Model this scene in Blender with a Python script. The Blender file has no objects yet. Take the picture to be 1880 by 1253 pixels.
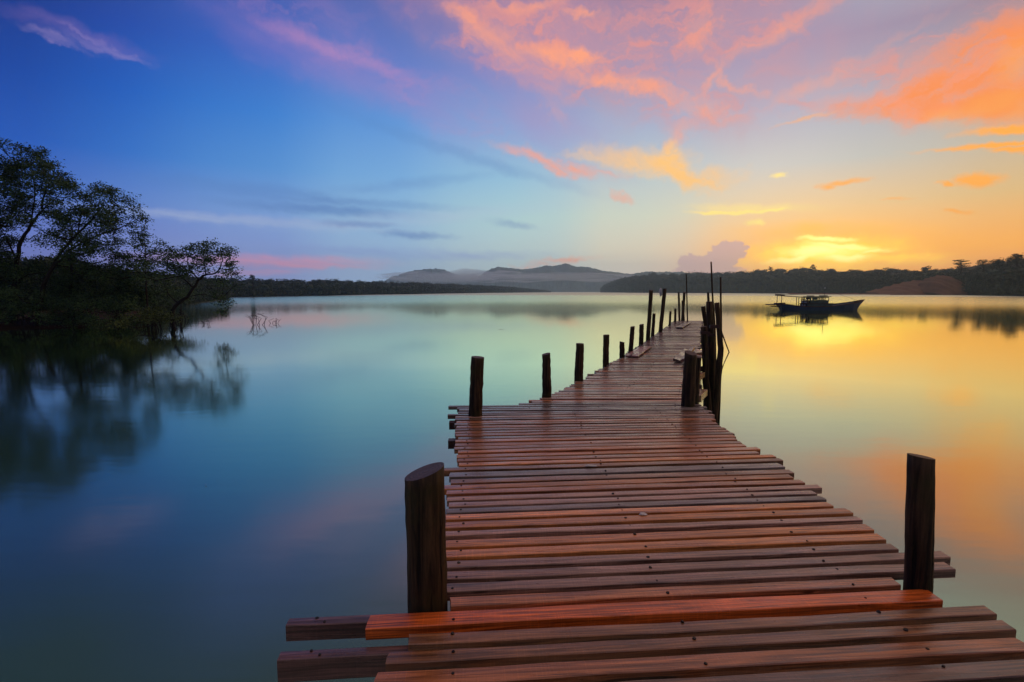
import bpy, math, random
import numpy as np
from mathutils import Vector, Matrix
R = math.radians
rnd = random.Random(7)
rs = np.random.RandomState(11)
scn = bpy.context.scene
col = scn.collection

# ------------------------------------------------------------------ camera geometry
W, H, F = 1880.0, 1253.0, 940.0
HC = 1.4                       # eye above the deck
DZ = 1.2                       # deck top above the water (water is z = 0)
CZ = DZ + HC
YH = 535.5
PITCH = math.atan((H / 2 - YH) / F)
def ray(px, py):
    x, y = (px - W / 2) / F, (H / 2 - py) / F
    c, s = math.cos(PITCH), math.sin(PITCH)
    return Vector((x, c + y * s, -s + y * c))
def onz(px, py, z):            # where the sight line through a photo point meets height z
    d = ray(px, py); t = (z - CZ) / d.z
    return Vector((d.x * t, d.y * t, z))
def aty(px, py, Y):            # ... and where it reaches distance Y
    d = ray(px, py); t = Y / d.y
    return Vector((d.x * t, Y, CZ + d.z * t))
def azel(px, py):
    d = ray(px, py).normalized()
    return math.degrees(math.atan2(d.x, d.y)), math.degrees(math.asin(d.z))
def lin(c):
    return tuple(((v / 255 + .055) / 1.055) ** 2.4 if v > 10 else v / 255 / 12.92 for v in c)

cd = bpy.data.cameras.new('camera'); cam = bpy.data.objects.new('camera', cd); col.objects.link(cam)
cam.location = (0, 0, CZ); cam.rotation_euler = (math.pi / 2 - PITCH, 0, 0)
cd.sensor_width = 36; cd.lens = 36 * F / W; cd.clip_start = .05; cd.clip_end = 12000
scn.camera = cam
scn.view_settings.view_transform = 'Standard'; scn.view_settings.look = 'None'
scn.view_settings.exposure = 0; scn.view_settings.gamma = 1
cy = scn.cycles
cy.volume_bounces = 4; cy.max_bounces = 8; cy.use_denoising = True

# ------------------------------------------------------------------ tagging
def tag(o, label=None, cat=None, group=None, kind=None):
    for k, v in (('label', label), ('category', cat), ('group', group), ('kind', kind)):
        if v: o[k] = v
    return o
def empty(name, loc, label, cat, group=None):
    o = bpy.data.objects.new(name, None); col.objects.link(o); o.location = loc
    o.empty_display_size = .2
    return tag(o, label, cat, group)
def link(name, me, parent=None):
    o = bpy.data.objects.new(name, me); col.objects.link(o)
    if parent is not None: o.parent = parent
    return o
def rel(o, parent):            # keep world position under a parent that is only translated
    o.parent = parent; o.location = o.location - parent.location
    return o

# ------------------------------------------------------------------ mesh helpers
class MB:
    def __init__(s): s.v = []; s.f = []; s.m = []; s.sm = []
    def add(s, vs, fs, mi=0, smooth=False):
        b = len(s.v); s.v += [tuple(v) for v in vs]
        for f in fs: s.f.append([b + i for i in f]); s.m.append(mi); s.sm.append(smooth)
    def box(s, c, d, rot=None, mi=0):
        x, y, z = d[0] / 2, d[1] / 2, d[2] / 2
        vs = [Vector((a, b, e)) for a in (-x, x) for b in (-y, y) for e in (-z, z)]
        if rot is not None: vs = [rot @ v for v in vs]
        vs = [v + Vector(c) for v in vs]
        s.add(vs, [(0, 1, 3, 2), (4, 6, 7, 5), (0, 4, 5, 1), (2, 3, 7, 6), (0, 2, 6, 4), (1, 5, 7, 3)], mi)
    def tube(s, pts, rad, n=8, mi=0, cap=True, capmi=None, wob=0, tilt=None, rg=rnd, smooth=True):
        pts = [Vector(p) for p in pts]; k = len(pts)
        if not hasattr(rad, '__len__'): rad = [rad] * k
        ph = [rg.uniform(0, 6.28) for _ in range(3)]
        vs = []
        for i, p in enumerate(pts):
            t = (pts[min(i + 1, k - 1)] - pts[max(i - 1, 0)]).normalized()
            u = t.cross(Vector((0, 1, 0)))
            if u.length < .1: u = t.cross(Vector((1, 0, 0)))
            u.normalize(); w = t.cross(u)
            for j in range(n):
                a = 2 * math.pi * j / n
                r = rad[i] * (1 + wob * (.5 * math.sin(2 * a + ph[0] + .4 * i) + .35 * math.sin(3 * a + ph[1]) + .3 * math.sin(5 * a + ph[2] + .8 * i)))
                q = p + (u * math.cos(a) + w * math.sin(a)) * r
                if tilt and i == k - 1:
                    q.z += tilt[0] * (q.x - p.x) + tilt[1] * (q.y - p.y)
                vs.append(q)
        fs = []
        for i in range(k - 1):
            for j in range(n):
                fs.append((i * n + j, i * n + (j + 1) % n, (i + 1) * n + (j + 1) % n, (i + 1) * n + j))
        s.add(vs, fs, mi, smooth)
        if cap:
            b = len(s.v) - n
            s.f.append([b + j for j in range(n)]); s.m.append(mi if capmi is None else capmi); s.sm.append(False)
            b = len(s.v) - n * k
            s.f.append([b + j for j in range(n)][::-1]); s.m.append(mi); s.sm.append(False)
    def mesh(s, name, mats):
        me = bpy.data.meshes.new(name); me.from_pydata(s.v, [], s.f); me.validate(); me.update()
        for m in mats: me.materials.append(m)
        if len(me.polygons) == len(s.m):
            me.polygons.foreach_set('material_index', s.m); me.polygons.foreach_set('use_smooth', s.sm)
        return me
    def build(s, name, mats, parent=None, origin=None):
        if origin is not None: s.v = [(v[0] - origin[0], v[1] - origin[1], v[2] - origin[2]) for v in s.v]
        o = link(name, s.mesh(name, mats if isinstance(mats, (list, tuple)) else [mats]), parent)
        if origin is not None and parent is None: o.location = origin
        return o
def npmesh(name, v, f, mat, smooth=False):
    v = np.asarray(v, np.float32); f = np.asarray(f, np.int32)
    me = bpy.data.meshes.new(name); n, k = f.shape
    me.vertices.add(len(v)); me.vertices.foreach_set('co', v.ravel())
    me.loops.add(n * k); me.loops.foreach_set('vertex_index', f.ravel())
    me.polygons.add(n); me.polygons.foreach_set('loop_start', np.arange(0, n * k, k, dtype=np.int32))
    me.polygons.foreach_set('use_smooth', np.full(n, smooth))
    me.update(calc_edges=True); me.materials.append(mat)
    return me

# ------------------------------------------------------------------ node helper
class NT:
    def __init__(s, tree): s.t = tree; s.n = tree.nodes; s.l = tree.links
    def new(s, typ, **kw):
        n = s.n.new(typ)
        for k, v in kw.items(): setattr(n, k, v)
        return n
    def put(s, sock, v):
        if isinstance(v, bpy.types.NodeSocket): s.l.new(v, sock)
        elif v is not None:
            if sock.type == 'RGBA' and len(v) == 3: v = (*v, 1)
            sock.default_value = v
    def math(s, op, a, b=None, c=None, clamp=False):
        n = s.new('ShaderNodeMath', operation=op, use_clamp=clamp)
        for i, v in enumerate((a, b, c)):
            if v is not None: s.put(n.inputs[i], v)
        return n.outputs[0]
    def vm(s, op, a, b=None, sc=None):
        n = s.new('ShaderNodeVectorMath', operation=op)
        s.put(n.inputs[0], a)
        if b is not None: s.put(n.inputs[1], b)
        if sc is not None: s.put(n.inputs['Scale'], sc)
        return n.outputs['Value'] if op in ('LENGTH', 'DOT_PRODUCT', 'DISTANCE') else n.outputs[0]
    def mr(s, v, a, b, c=0., d=1., smooth=True):
        n = s.new('ShaderNodeMapRange', interpolation_type='SMOOTHSTEP' if smooth else 'LINEAR')
        n.clamp = not smooth
        for i, x in enumerate((v, a, b, c, d)): s.put(n.inputs[i], x)
        return n.outputs[0]
    def mix(s, f, a, b, blend='MIX'):
        n = s.new('ShaderNodeMix', data_type='RGBA', blend_type=blend)
        s.put(n.inputs[0], f); s.put(n.inputs[6], a); s.put(n.inputs[7], b)
        return n.outputs[2]
    def noise(s, vec, scale=1., detail=4., rough=.55, dist=0., color=False):
        n = s.new('ShaderNodeTexNoise'); s.put(n.inputs['Vector'], vec)
        for k, v in (('Scale', scale), ('Detail', detail), ('Roughness', rough), ('Distortion', dist)): s.put(n.inputs[k], v)
        return n.outputs[1 if color else 0]
    def mapping(s, vec, loc=(0, 0, 0), rot=(0, 0, 0), sc=(1, 1, 1), typ='POINT'):
        n = s.new('ShaderNodeMapping', vector_type=typ); s.put(n.inputs[0], vec)
        s.put(n.inputs[1], loc); s.put(n.inputs[2], rot); s.put(n.inputs[3], sc)
        return n.outputs[0]
    def ramp(s, v, stops):
        n = s.new('ShaderNodeValToRGB'); cr = n.color_ramp
        while len(cr.elements) < len(stops): cr.elements.new(1.)
        for e, (p, c) in zip(cr.elements, stops): e.position = p
        for e, (p, c) in zip(cr.elements, stops): e.position = p; e.color = (*c, 1) if len(c) == 3 else c
        s.put(n.inputs[0], v); return n.outputs[0]
    def bump(s, h, strength, dist=.01, normal=None):
        n = s.new('ShaderNodeBump'); s.put(n.inputs['Strength'], strength); s.put(n.inputs['Distance'], dist)
        s.put(n.inputs['Height'], h)
        if normal is not None: s.put(n.inputs['Normal'], normal)
        return n.outputs[0]
def mat(name):
    m = bpy.data.materials.new(name); m.use_nodes = True
    t = NT(m.node_tree); b = t.n['Principled BSDF']
    return m, t, b
def simple(name, c, rough=.7, var=.25, scale=6., spec=.3, bump=0.):
    m, t, b = mat(name)
    tc = t.new('ShaderNodeTexCoord').outputs['Object']
    n = t.noise(tc, scale, 5)
    k = t.mr(n, .3, .7, 1 - var, 1 + var, False)
    t.put(b.inputs['Base Color'], t.vm('SCALE', tuple(c), sc=k))
    b.inputs['Roughness'].default_value = rough; b.inputs['Specular IOR Level'].default_value = spec
    if bump: t.put(b.inputs['Normal'], t.bump(n, bump, .02))
    return m

# ------------------------------------------------------------------ the sky
S_AZ, S_EL = azel(1515, 452)
base = [ # x, y, colour read off the photograph
 (0,0,(30,52,122)),(235,0,(48,70,160)),(470,0,(72,90,170)),(705,0,(92,103,172)),(940,0,(118,113,165)),(1175,0,(150,125,158)),(1410,0,(160,135,162)),(1645,0,(136,138,170)),(1880,0,(160,130,145)),
 (0,100,(24,68,152)),(235,100,(38,90,185)),(470,100,(55,108,200)),(705,100,(92,120,198)),(940,100,(120,130,192)),(1175,100,(155,145,180)),(1410,100,(162,155,188)),(1645,100,(165,155,180)),(1880,100,(185,150,150)),
 (0,200,(26,80,172)),(235,200,(44,105,198)),(470,200,(62,130,210)),(705,200,(92,148,216)),(940,200,(130,158,212)),(1175,200,(155,168,207)),(1410,200,(172,172,197)),(1645,200,(172,180,198)),(1880,200,(185,175,168)),
 (0,300,(35,90,182)),(235,300,(60,120,200)),(470,300,(85,145,210)),(705,300,(115,168,220)),(940,300,(142,188,220)),(1175,300,(178,196,207)),(1410,300,(198,203,207)),(1645,300,(190,196,190)),(1880,300,(196,182,148)),
 (1175,250,(165,182,208)),(1410,250,(185,190,205)),(1645,250,(172,186,198)),(1880,250,(188,176,160)),(1175,350,(192,206,203)),(1410,350,(222,212,186)),(1645,350,(212,197,162)),(1880,350,(214,185,125)),
 (0,400,(85,115,185)),(235,400,(108,138,195)),(470,400,(120,157,205)),(705,400,(138,180,210)),(940,400,(165,202,206)),(1175,400,(200,212,192)),(1410,400,(236,207,152)),(1645,400,(236,190,125)),(1880,400,(226,172,98)),
 (0,460,(105,120,180)),(235,460,(115,127,185)),(470,460,(125,143,193)),(705,460,(142,170,200)),(940,460,(172,190,192)),(1175,460,(208,195,172)),(1400,460,(240,172,100)),(1520,450,(248,180,75)),(1645,460,(240,165,62)),(1880,460,(235,155,65)),
 (0,520,(120,120,175)),(235,520,(130,125,175)),(470,520,(133,142,183)),(705,520,(143,163,188)),(940,520,(160,176,182)),(1175,520,(175,178,180)),(1290,520,(195,175,165)),(1410,520,(255,175,85)),(1520,520,(255,195,65)),(1645,520,(255,165,55)),(1880,520,(240,145,55)),
]
HTOP, HDENS = 165., .00026          # haze box: top, density. The sky behind it is that much brighter
def behind(e, c):
    T = math.exp(-HDENS * min(3050., (HTOP - CZ) / math.tan(R(max(e, .3)))))
    return tuple(max(.003, (v - (1 - T) * s) / T) for v, s in zip(c, (.12, .15, .19)))
pts = [(*azel(x, y), behind(azel(x, y)[1], lin(c))) for x, y, c in base]
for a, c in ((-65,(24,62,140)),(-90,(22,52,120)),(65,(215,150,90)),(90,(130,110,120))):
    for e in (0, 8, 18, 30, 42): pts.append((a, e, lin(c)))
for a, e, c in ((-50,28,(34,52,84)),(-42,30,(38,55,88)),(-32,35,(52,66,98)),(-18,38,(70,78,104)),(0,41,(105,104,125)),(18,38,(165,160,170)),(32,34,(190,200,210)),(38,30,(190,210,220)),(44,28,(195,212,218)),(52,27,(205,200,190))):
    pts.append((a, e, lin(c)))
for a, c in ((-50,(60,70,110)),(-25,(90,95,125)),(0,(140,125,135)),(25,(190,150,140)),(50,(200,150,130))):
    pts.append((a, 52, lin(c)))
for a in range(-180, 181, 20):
    pts.append((a, 72, lin((205,175,160)))); pts.append((a, 90, lin((215,185,165))))  # unseen overhead sky, made brighter and warmer to light the planks
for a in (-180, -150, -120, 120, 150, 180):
    for e, c in ((0,(28,40,72)), (15,(46,58,96)), (30,(92,98,135)), (50,(165,155,168))): pts.append((a, e, lin(c)))  # unseen sky behind the camera, upper part brightened as added fill light
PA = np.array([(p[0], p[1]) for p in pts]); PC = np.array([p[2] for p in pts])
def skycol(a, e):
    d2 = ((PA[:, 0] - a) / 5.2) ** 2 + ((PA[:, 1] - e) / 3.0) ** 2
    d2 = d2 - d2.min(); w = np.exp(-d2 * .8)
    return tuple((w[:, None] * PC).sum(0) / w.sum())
AZS = [-180, -140, -100, -70, -56, -48, -42, -36, -30, -24, -18, -12, -6, 0, 5, 10, 14, 18, 22, 26, 30, 34, 38, 42, 48, 56, 70, 100, 140, 180]
ELS = [0, 2, 4.5, 8, 12, 17, 22, 28, 36, 50, 75]

world = bpy.data.worlds.new('World'); scn.world = world; world.use_nodes = True
t = NT(world.node_tree)
t.n.clear()
tc = t.new('ShaderNodeTexCoord').outputs['Generated']
sep = t.new('ShaderNodeSeparateXYZ'); t.put(sep.inputs[0], tc)
dx, dy, dz = sep.outputs
az = t.math('MULTIPLY', t.math('ARCTAN2', dx, dy), 180 / math.pi)
el = t.math('MULTIPLY', t.math('ARCSINE', t.math('MINIMUM', t.math('MAXIMUM', dz, -1.), 1.)), 180 / math.pi)
fa = t.math('ADD', t.math('MULTIPLY', az, 1 / 360), .5)
cur = None
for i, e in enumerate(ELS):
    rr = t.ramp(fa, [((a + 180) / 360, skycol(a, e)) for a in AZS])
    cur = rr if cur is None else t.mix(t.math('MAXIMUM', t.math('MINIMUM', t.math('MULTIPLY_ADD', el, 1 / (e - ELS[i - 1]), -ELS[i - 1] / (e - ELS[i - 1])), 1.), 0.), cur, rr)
P = t.new('ShaderNodeCombineXYZ'); t.put(P.inputs[0], az); t.put(P.inputs[1], el); P = P.outputs[0]
# warp so that cloud edges are ragged
def warpv(sc, detail, amp, amp2):
    c = t.new('ShaderNodeCombineXYZ')
    for i, off in ((0, 0.), (1, 37.)):
        n = t.noise(P if not off else t.mapping(P, loc=(off, off, 3)), sc, detail, .6)
        t.put(c.inputs[i], t.math('MULTIPLY_ADD', n, (amp, amp2)[i], -.5 * (amp, amp2)[i]))
    return c.outputs[0]
PW = t.vm('ADD', t.vm('ADD', P, warpv(.16, 5, 8, 4.)), warpv(.7, 5, 2.6, 1.3))
PS = t.vm('ADD', P, warpv(.55, 5, 3.4, 1.1))
# streaks: parallel threads on a high flat layer, running towards the sunset
k = t.math('DIVIDE', 1., t.math('MAXIMUM', t.math('ADD', dz, .06), .05))
cp = t.new('ShaderNodeCombineXYZ'); t.put(cp.inputs[0], t.math('MULTIPLY', dx, k)); t.put(cp.inputs[1], t.math('MULTIPLY', dy, k))
cpr = t.mapping(cp.outputs[0], rot=(0, 0, R(azel(1400, 400)[0])))
st1 = t.noise(t.mapping(cpr, sc=(3.2, .55, 1)), 1., 6, .62, .6)
st2 = t.noise(t.mapping(cpr, sc=(1.3, .4, 1)), 1.7, 5, .6, .8)
streak = t.math('ADD', t.math('MULTIPLY', st1, .6), t.math('MULTIPLY', st2, .4))
def split(v):
    n = t.new('ShaderNodeSeparateXYZ'); t.put(n.inputs[0], v); return n.outputs
SPL = {}
last = None    # each wisp hangs on the one before it, which keeps the shader's working set small
def wisps(lst, src):
    global last
    if src not in SPL: SPL[src] = split(src)
    sx, sy, _ = SPL[src]; acc = None
    for (x, y, l, w, ang, s) in lst:
        a0, e0 = azel(x, y); ca, sa = math.cos(R(ang)), math.sin(R(ang))
        a1, e1 = azel(x + 10 * ca, y - 10 * sa); a2, e2 = azel(x + 10 * sa, y + 10 * ca)
        L1 = math.hypot(a1 - a0, e1 - e0) / 10; L2 = math.hypot(a2 - a0, e2 - e0) / 10
        c = t.new('ShaderNodeCombineXYZ'); t.put(c.inputs[0], sx); t.put(c.inputs[1], sy)
        if last is not None: t.put(c.inputs[2], last)
        m = t.mapping(c.outputs[0], loc=(a0, e0, 0), rot=(0, 0, math.atan2(e1 - e0, a1 - a0)), sc=(l * L1, w * L2, 1e6), typ='TEXTURE')
        v = t.mr(t.vm('LENGTH', m), 1.65, .1, 0., s)
        acc = v if acc is None else t.math('MAXIMUM', acc, v)
        last = acc
    return acc
def layer(cur, lst, c, src=None, lo=.36, hi=.66, floor=.2, gain=1.1, k=1.):
    m = wisps(lst, PW if src is None else src)
    n = t.mr(streak, lo, hi, floor, 1.)
    m = t.math('MINIMUM', t.math('MULTIPLY', t.math('MULTIPLY', m, n), gain), 1.)
    return t.mix(m, cur, behind(sum(azel(q[0], q[1])[1] for q in lst) / len(lst), tuple(v * k for v in lin(c))))
# soft mauve veils
cur = layer(cur, [(620,130,200,45,-24,.36),(760,170,200,50,-30,.3),(130,60,130,16,-20,.25),(1000,230,180,60,-35,.3)], (178,135,190), floor=.35)
cur = layer(cur, [(1000,60,260,90,-18,.7),(1250,90,260,80,25,.6),(1180,180,200,60,-15,.45),(1450,130,250,50,28,.5)], (205,150,160), floor=.3)
tex = t.noise(t.mapping(PW, rot=(0, 0, R(-20)), sc=(.16, .42, 1)), 1., 8, .68, .4)
def tlayer(cur, lst, c, lo, hi, gain=1., src=None):
    m = wisps(lst, PW if src is None else src)
    m = t.math('MINIMUM', t.math('MULTIPLY', t.math('MULTIPLY', m, t.mr(tex, lo, hi, 0., 1.)), gain), 1.)
    return t.mix(m, cur, behind(20, lin(c)))
cur = tlayer(cur, [(1020,80,220,75,-16,.8),(1240,60,200,70,15,.75),(1150,170,170,45,-15,.6),(1400,70,160,40,28,.6),(1700,60,160,40,26,.6),(880,60,90,50,-35,.6),(1330,190,130,40,10,.5),(1560,150,150,40,20,.6)], (232,150,140), .44, .60)
cur = tlayer(cur, [(640,100,190,34,-22,.3),(520,20,160,30,-10,.2),(800,190,160,40,-30,.3)], (196,140,184), .42, .62)
# left wisp
cur = layer(cur, [(105,78,60,7,-20,.5),(195,98,62,6.5,-19,.5),(150,72,50,5,-25,.35)], (185,158,205), PW, floor=.1, gain=1.3)
cur = layer(cur, [(500,480,190,11,-1,.8),(560,486,120,6,-2,.8),(470,500,90,6,2,.5),(620,95,120,14,-20,.25)], (225,150,175), PS, floor=.6)
# coral clouds
cur = layer(cur, [(855,35,45,20,-30,.8),(920,75,90,26,-30,.85),(1000,95,90,18,-14,.9),(1060,100,48,15,-8,1.),(1060,130,60,14,-12,.5),(880,85,35,9,-40,.6),
    (970,120,90,30,-32,.55),(1080,28,30,8,0,.6),(960,10,70,10,0,.5),(1160,165,95,15,-17,1.),(1240,185,85,13,-20,1.),(1210,188,60,7,-16,.8),(1275,200,50,18,-10,.9),
    (1310,150,50,12,55,.7),(1350,150,60,10,-35,.6),(1245,245,36,14,30,.9),(1000,175,60,12,-60,.3),(1290,60,60,30,30,.5),(1430,60,120,18,30,.45),
    (985,290,70,11,-14,.9),(1040,305,70,12,-14,1.),(1085,318,60,6,-4,.7),(1600,90,110,10,28,.5),(1510,150,110,14,28,.55),
    (1150,362,28,7,-20,.6),(1030,478,60,7,2,.8),(985,486,50,5,0,.5)], (255,165,130), floor=.25, gain=1.2)
# orange mass at the right
cur = layer(cur, [(1640,185,120,24,5,1.),(1700,160,130,34,18,.9),(1790,140,140,52,22,.9),(1850,100,120,66,28,.9),(1760,195,180,22,1,1.),(1890,170,120,52,10,1.),(1880,60,110,56,28,.85),(1600,182,70,14,12,.8),(1810,208,120,10,2,.9),(1700,110,130,22,27,.5),(1620,120,110,16,27,.4)], (255,150,104), None, floor=.5, gain=1.15)
cur = tlayer(cur, [(1700,170,150,30,16,.9),(1820,110,130,60,26,1.),(1860,185,110,30,6,1.)], (255,146,82), .42, .58, 1.1)
cur = layer(cur, [(1860,195,120,30,12,.8),(1790,205,90,14,8,.7),(1880,110,60,40,20,.5)], (255,172,86), PS, floor=.3)
cur = layer(cur, [(1860,237,95,8,6,1.),(1820,268,120,5,5,.9),(1870,275,60,6,0,.8),(1795,330,42,11,2,1.2),(1735,338,16,5,0,.9),(1545,335,45,5,6,.7),(1515,343,20,6,0,.7),(1760,388,22,4,0,.7),(1650,365,26,3,0,.4),(1475,220,50,3,15,.4)], (255,172,82), PS, floor=.75, gain=1.4)
# golden clouds
cur = layer(cur, [(1210,295,55,22,5,1.),(1235,315,65,18,-25,1.),(1270,330,55,9,-8,1.),(1180,300,90,20,-10,.65),(1225,270,24,16,30,.9),(1110,290,70,9,-8,.5),(1300,322,60,14,0,.6)], (255,200,128), floor=.55, gain=1.35)
cur = layer(cur, [(1345,388,70,4,2,1.2),(1415,386,45,4,2,1.),(1380,382,100,8,0,.5),(1388,408,14,6,0,.9),(1425,324,14,4,0,.8)], (255,228,140), PS, floor=.6, gain=1.4)
cur = layer(cur, [(1520,425,150,16,0,.5),(1400,470,70,16,-6,.4),(1800,450,170,22,0,.35)], (255,182,80), PS, floor=.4)
# glow round the hidden sun
cur = layer(cur, [(1510,468,130,26,2,.9),(1510,466,80,18,3,1.1),(1620,474,110,12,0,.6)], (255,208,60), PS, lo=.3, hi=.65, floor=.5, gain=1.0, k=1.3)
gl = wisps([(1500,461,58,11,2,1.),(1540,452,62,6,-3,.9),(1466,473,50,6,12,.9),(1550,472,44,7,0,.9),(1515,440,48,4,0,.8),(1600,461,34,4,2,.7)], PS)
cur = t.mix(t.math('MINIMUM', gl, 1.), cur, (2.2, 1.85, .50, 1))
# blue-grey streaks low on the left
cur = layer(cur, [(590,385,160,11,-4,.8),(480,352,200,14,-6,.4),(660,412,60,7,-2,.9),(765,432,58,7,-4,.9),(640,372,190,8,-4,.55),(740,340,150,10,6,.3),(940,412,40,6,-10,.4),(850,285,200,10,-18,.35)], (88,124,182), PS, floor=.55)
cur = layer(cur, [(560,460,330,11,-2,.55),(820,470,160,9,0,.5),(430,400,200,8,-4,.3)], (128,148,196), PS, floor=.5)
cur = layer(cur, [(480,408,260,9,-4,.5),(760,402,230,14,4,.35)], (172,184,208), PS, floor=.5)
# small cumulus
pc = t.vm('ADD', P, warpv(.75, 5, 2.6, 2.1))
cm = wisps([(1333,468,34,26,20,1.),(1352,456,26,12,8,.9),(1310,480,30,22,0,1.),(1268,482,30,16,0,.9),(1300,496,70,12,0,.8),(1370,453,12,7,0,.6)], pc)
cur = t.mix(t.mr(cm, .3, .48, 0., .82), cur, behind(3.5, lin((176,152,158))))
# a little of the physical sky
sk = t.new('ShaderNodeTexSky', sky_type='NISHITA'); sk.sun_disc = False
sk.sun_elevation = R(max(S_EL, 2)); sk.sun_rotation = R(S_AZ); sk.dust_density = 3
cur = t.mix(.04, cur, t.mix(1., sk.outputs[0], (.06, .06, .06), 'MULTIPLY'))
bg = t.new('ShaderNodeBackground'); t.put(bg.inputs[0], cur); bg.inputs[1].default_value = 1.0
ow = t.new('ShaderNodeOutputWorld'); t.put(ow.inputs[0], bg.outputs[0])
world.cycles.sampling_method = 'MANUAL'; world.cycles.sample_map_resolution = 512

sd = bpy.data.lights.new('sun', 'SUN'); so = bpy.data.objects.new('sun', sd); col.objects.link(so)
sd.energy = .012; sd.angle = R(70); sd.color = (1., .62, .30)
d = Vector((math.sin(R(S_AZ)) * math.cos(R(S_EL)), math.cos(R(S_AZ)) * math.cos(R(S_EL)), math.sin(R(S_EL))))
so.rotation_euler = (-d).to_track_quat('-Z', 'Y').to_euler(); so.location = (40, 60, 30)

# ------------------------------------------------------------------ materials
# water
m, t, b = mat('water'); t.n.remove(b)
g = t.new('ShaderNodeNewGeometry')
pos = g.outputs['Position']
n1 = t.noise(t.mapping(pos, sc=(.35, 1.1, 1)), .5, 3, .5)
n2 = t.noise(t.mapping(pos, sc=(.5, 1.6, 1)), 2.2, 2, .5)
near = t.bump(t.math('ADD', t.math('MULTIPLY', n1, .7), t.math('MULTIPLY', n2, .3)), .10, .05)
sp = t.new('ShaderNodeSeparateXYZ'); t.put(sp.inputs[0], pos)
dist = t.vm('LENGTH', pos)
band = t.noise(t.mapping(pos, sc=(.004, .02, 1)), 1., 3, .5)
dd = t.math('ADD', dist, t.math('MULTIPLY', t.math('SUBTRACT', band, .5), 160.))
far = t.mr(dd, 330, 400, 0., 1.)
rough = t.math('ADD', t.math('ADD', t.mr(dist, 5, 40, .105, .045), t.mr(dist, 55, 170, 0., .17)), t.math('MULTIPLY', far, .30))
fr = t.new('ShaderNodeFresnel'); fr.inputs[0].default_value = 1.33; 
refl = t.mr(fr.outputs[0], .04, .42, .33, .97, False)
gl = t.new('ShaderNodeBsdfGlossy'); gl.inputs['Color'].default_value = (.95, 1., .70, 1)
t.put(gl.inputs['Roughness'], rough); t.put(gl.inputs['Normal'], near)
df = t.new('ShaderNodeBsdfDiffuse'); df.inputs[0].default_value = (.045, .125, .080, 1)
mx = t.new('ShaderNodeMixShader'); t.put(mx.inputs[0], refl); t.put(mx.inputs[1], df.outputs[0]); t.put(mx.inputs[2], gl.outputs[0])
t.l.new(mx.outputs[0], t.n['Material Output'].inputs[0])
M_water = m

# deck wood: colour comes per plank (object colour) with grain, knots, wet patches
def deck_wood(name, per_object=True):
    m, t, b = mat(name)
    tc = t.new('ShaderNodeTexCoord').outputs['Object']
    oi = t.new('ShaderNodeObjectInfo')
    if per_object:
        basec = oi.outputs['Color']; off = t.math('MULTIPLY', oi.outputs['Random'], 60.)
        o3 = t.new('ShaderNodeCombineXYZ'); t.put(o3.inputs[0], off); t.put(o3.inputs[1], off)
        v = t.vm('ADD', tc, o3.outputs[0])
    else:
        v = tc
        cell = t.new('ShaderNodeTexWhiteNoise', noise_dimensions='1D')
        sy = t.new('ShaderNodeSeparateXYZ'); t.put(sy.inputs[0], tc)
        t.put(cell.inputs['W'], t.math('FLOOR', t.math('MULTIPLY', sy.outputs[1], 1 / .105)))
        basec = t.ramp(cell.outputs[0], [(0, (.09,.040,.032)), (.35, (.17,.065,.045)), (.6, (.11,.060,.055)), (.8, (.24,.085,.05)), (1, (.15,.08,.07))])
    grain = t.noise(t.mapping(v, sc=(1.2, 34, 34)), 1.6, 8, .62, 1.2)
    broad = t.noise(t.mapping(v, sc=(1., 5., 5.)), 1.5, 4, .6)
    saw = t.noise(t.mapping(v, sc=(90, 2.5, 2.5)), 1.6, 2, .5)
    kn = t.new('ShaderNodeTexVoronoi', feature='F1'); t.put(kn.inputs['Vector'], t.mapping(v, sc=(1.3, 7., 7.))); kn.inputs['Scale'].default_value = 1.
    knot = t.mr(kn.outputs['Distance'], .03, .16, 1., 0.)
    c = t.mix(t.mr(grain, .32, .72), t.vm('SCALE', basec, sc=.40), t.vm('SCALE', basec, sc=1.65))
    c = t.mix(t.math('MULTIPLY', t.mr(broad, .50, .68), .38), c, t.mix(.5, t.vm('SCALE', basec, sc=.5), lin((74,70,66)) + (1,)))
    c = t.mix(t.math('MULTIPLY', t.mr(saw, .5, .75), .30), c, t.vm('SCALE', c, sc=1.7))
    c = t.mix(t.math('MULTIPLY', knot, .75), c, lin((42,22,16)) + (1,))
    crk = t.noise(t.mapping(v, sc=(.9, 55, 8), loc=(4, 9, 2)), 1.3, 3, .5)
    crack = t.mr(crk, .66, .70, 0., 1.)
    c = t.mix(t.math('MULTIPLY', crack, .8), c, lin((24,14,10)) + (1,))
    grey = t.noise(t.mapping(v, sc=(.6, 2.5, 2.5), loc=(7, 1, 5)), 1.6, 5, .65)
    c = t.mix(t.math('MULTIPLY', t.mr(grey, .56, .76), .30), c, lin((122,108,98)) + (1,))
    t.put(b.inputs['Base Color'], c)
    wet = t.noise(t.mapping(v, sc=(1.6, 6, 6)), 1.3, 4, .6)
    t.put(b.inputs['Roughness'], t.math('ADD', t.mr(wet, .38, .62, .15, .36), t.math('MULTIPLY', grain, .12)))
    b.inputs['Specular IOR Level'].default_value = .65
    hh = t.math('ADD', t.math('MULTIPLY', grain, .8), t.math('MULTIPLY', saw, .35))
    t.put(b.inputs['Normal'], t.bump(hh, .55, .0025))
    return m
M_deck = deck_wood('deck_wood'); M_deckfar = deck_wood('deck_wood_far', False)

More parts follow.
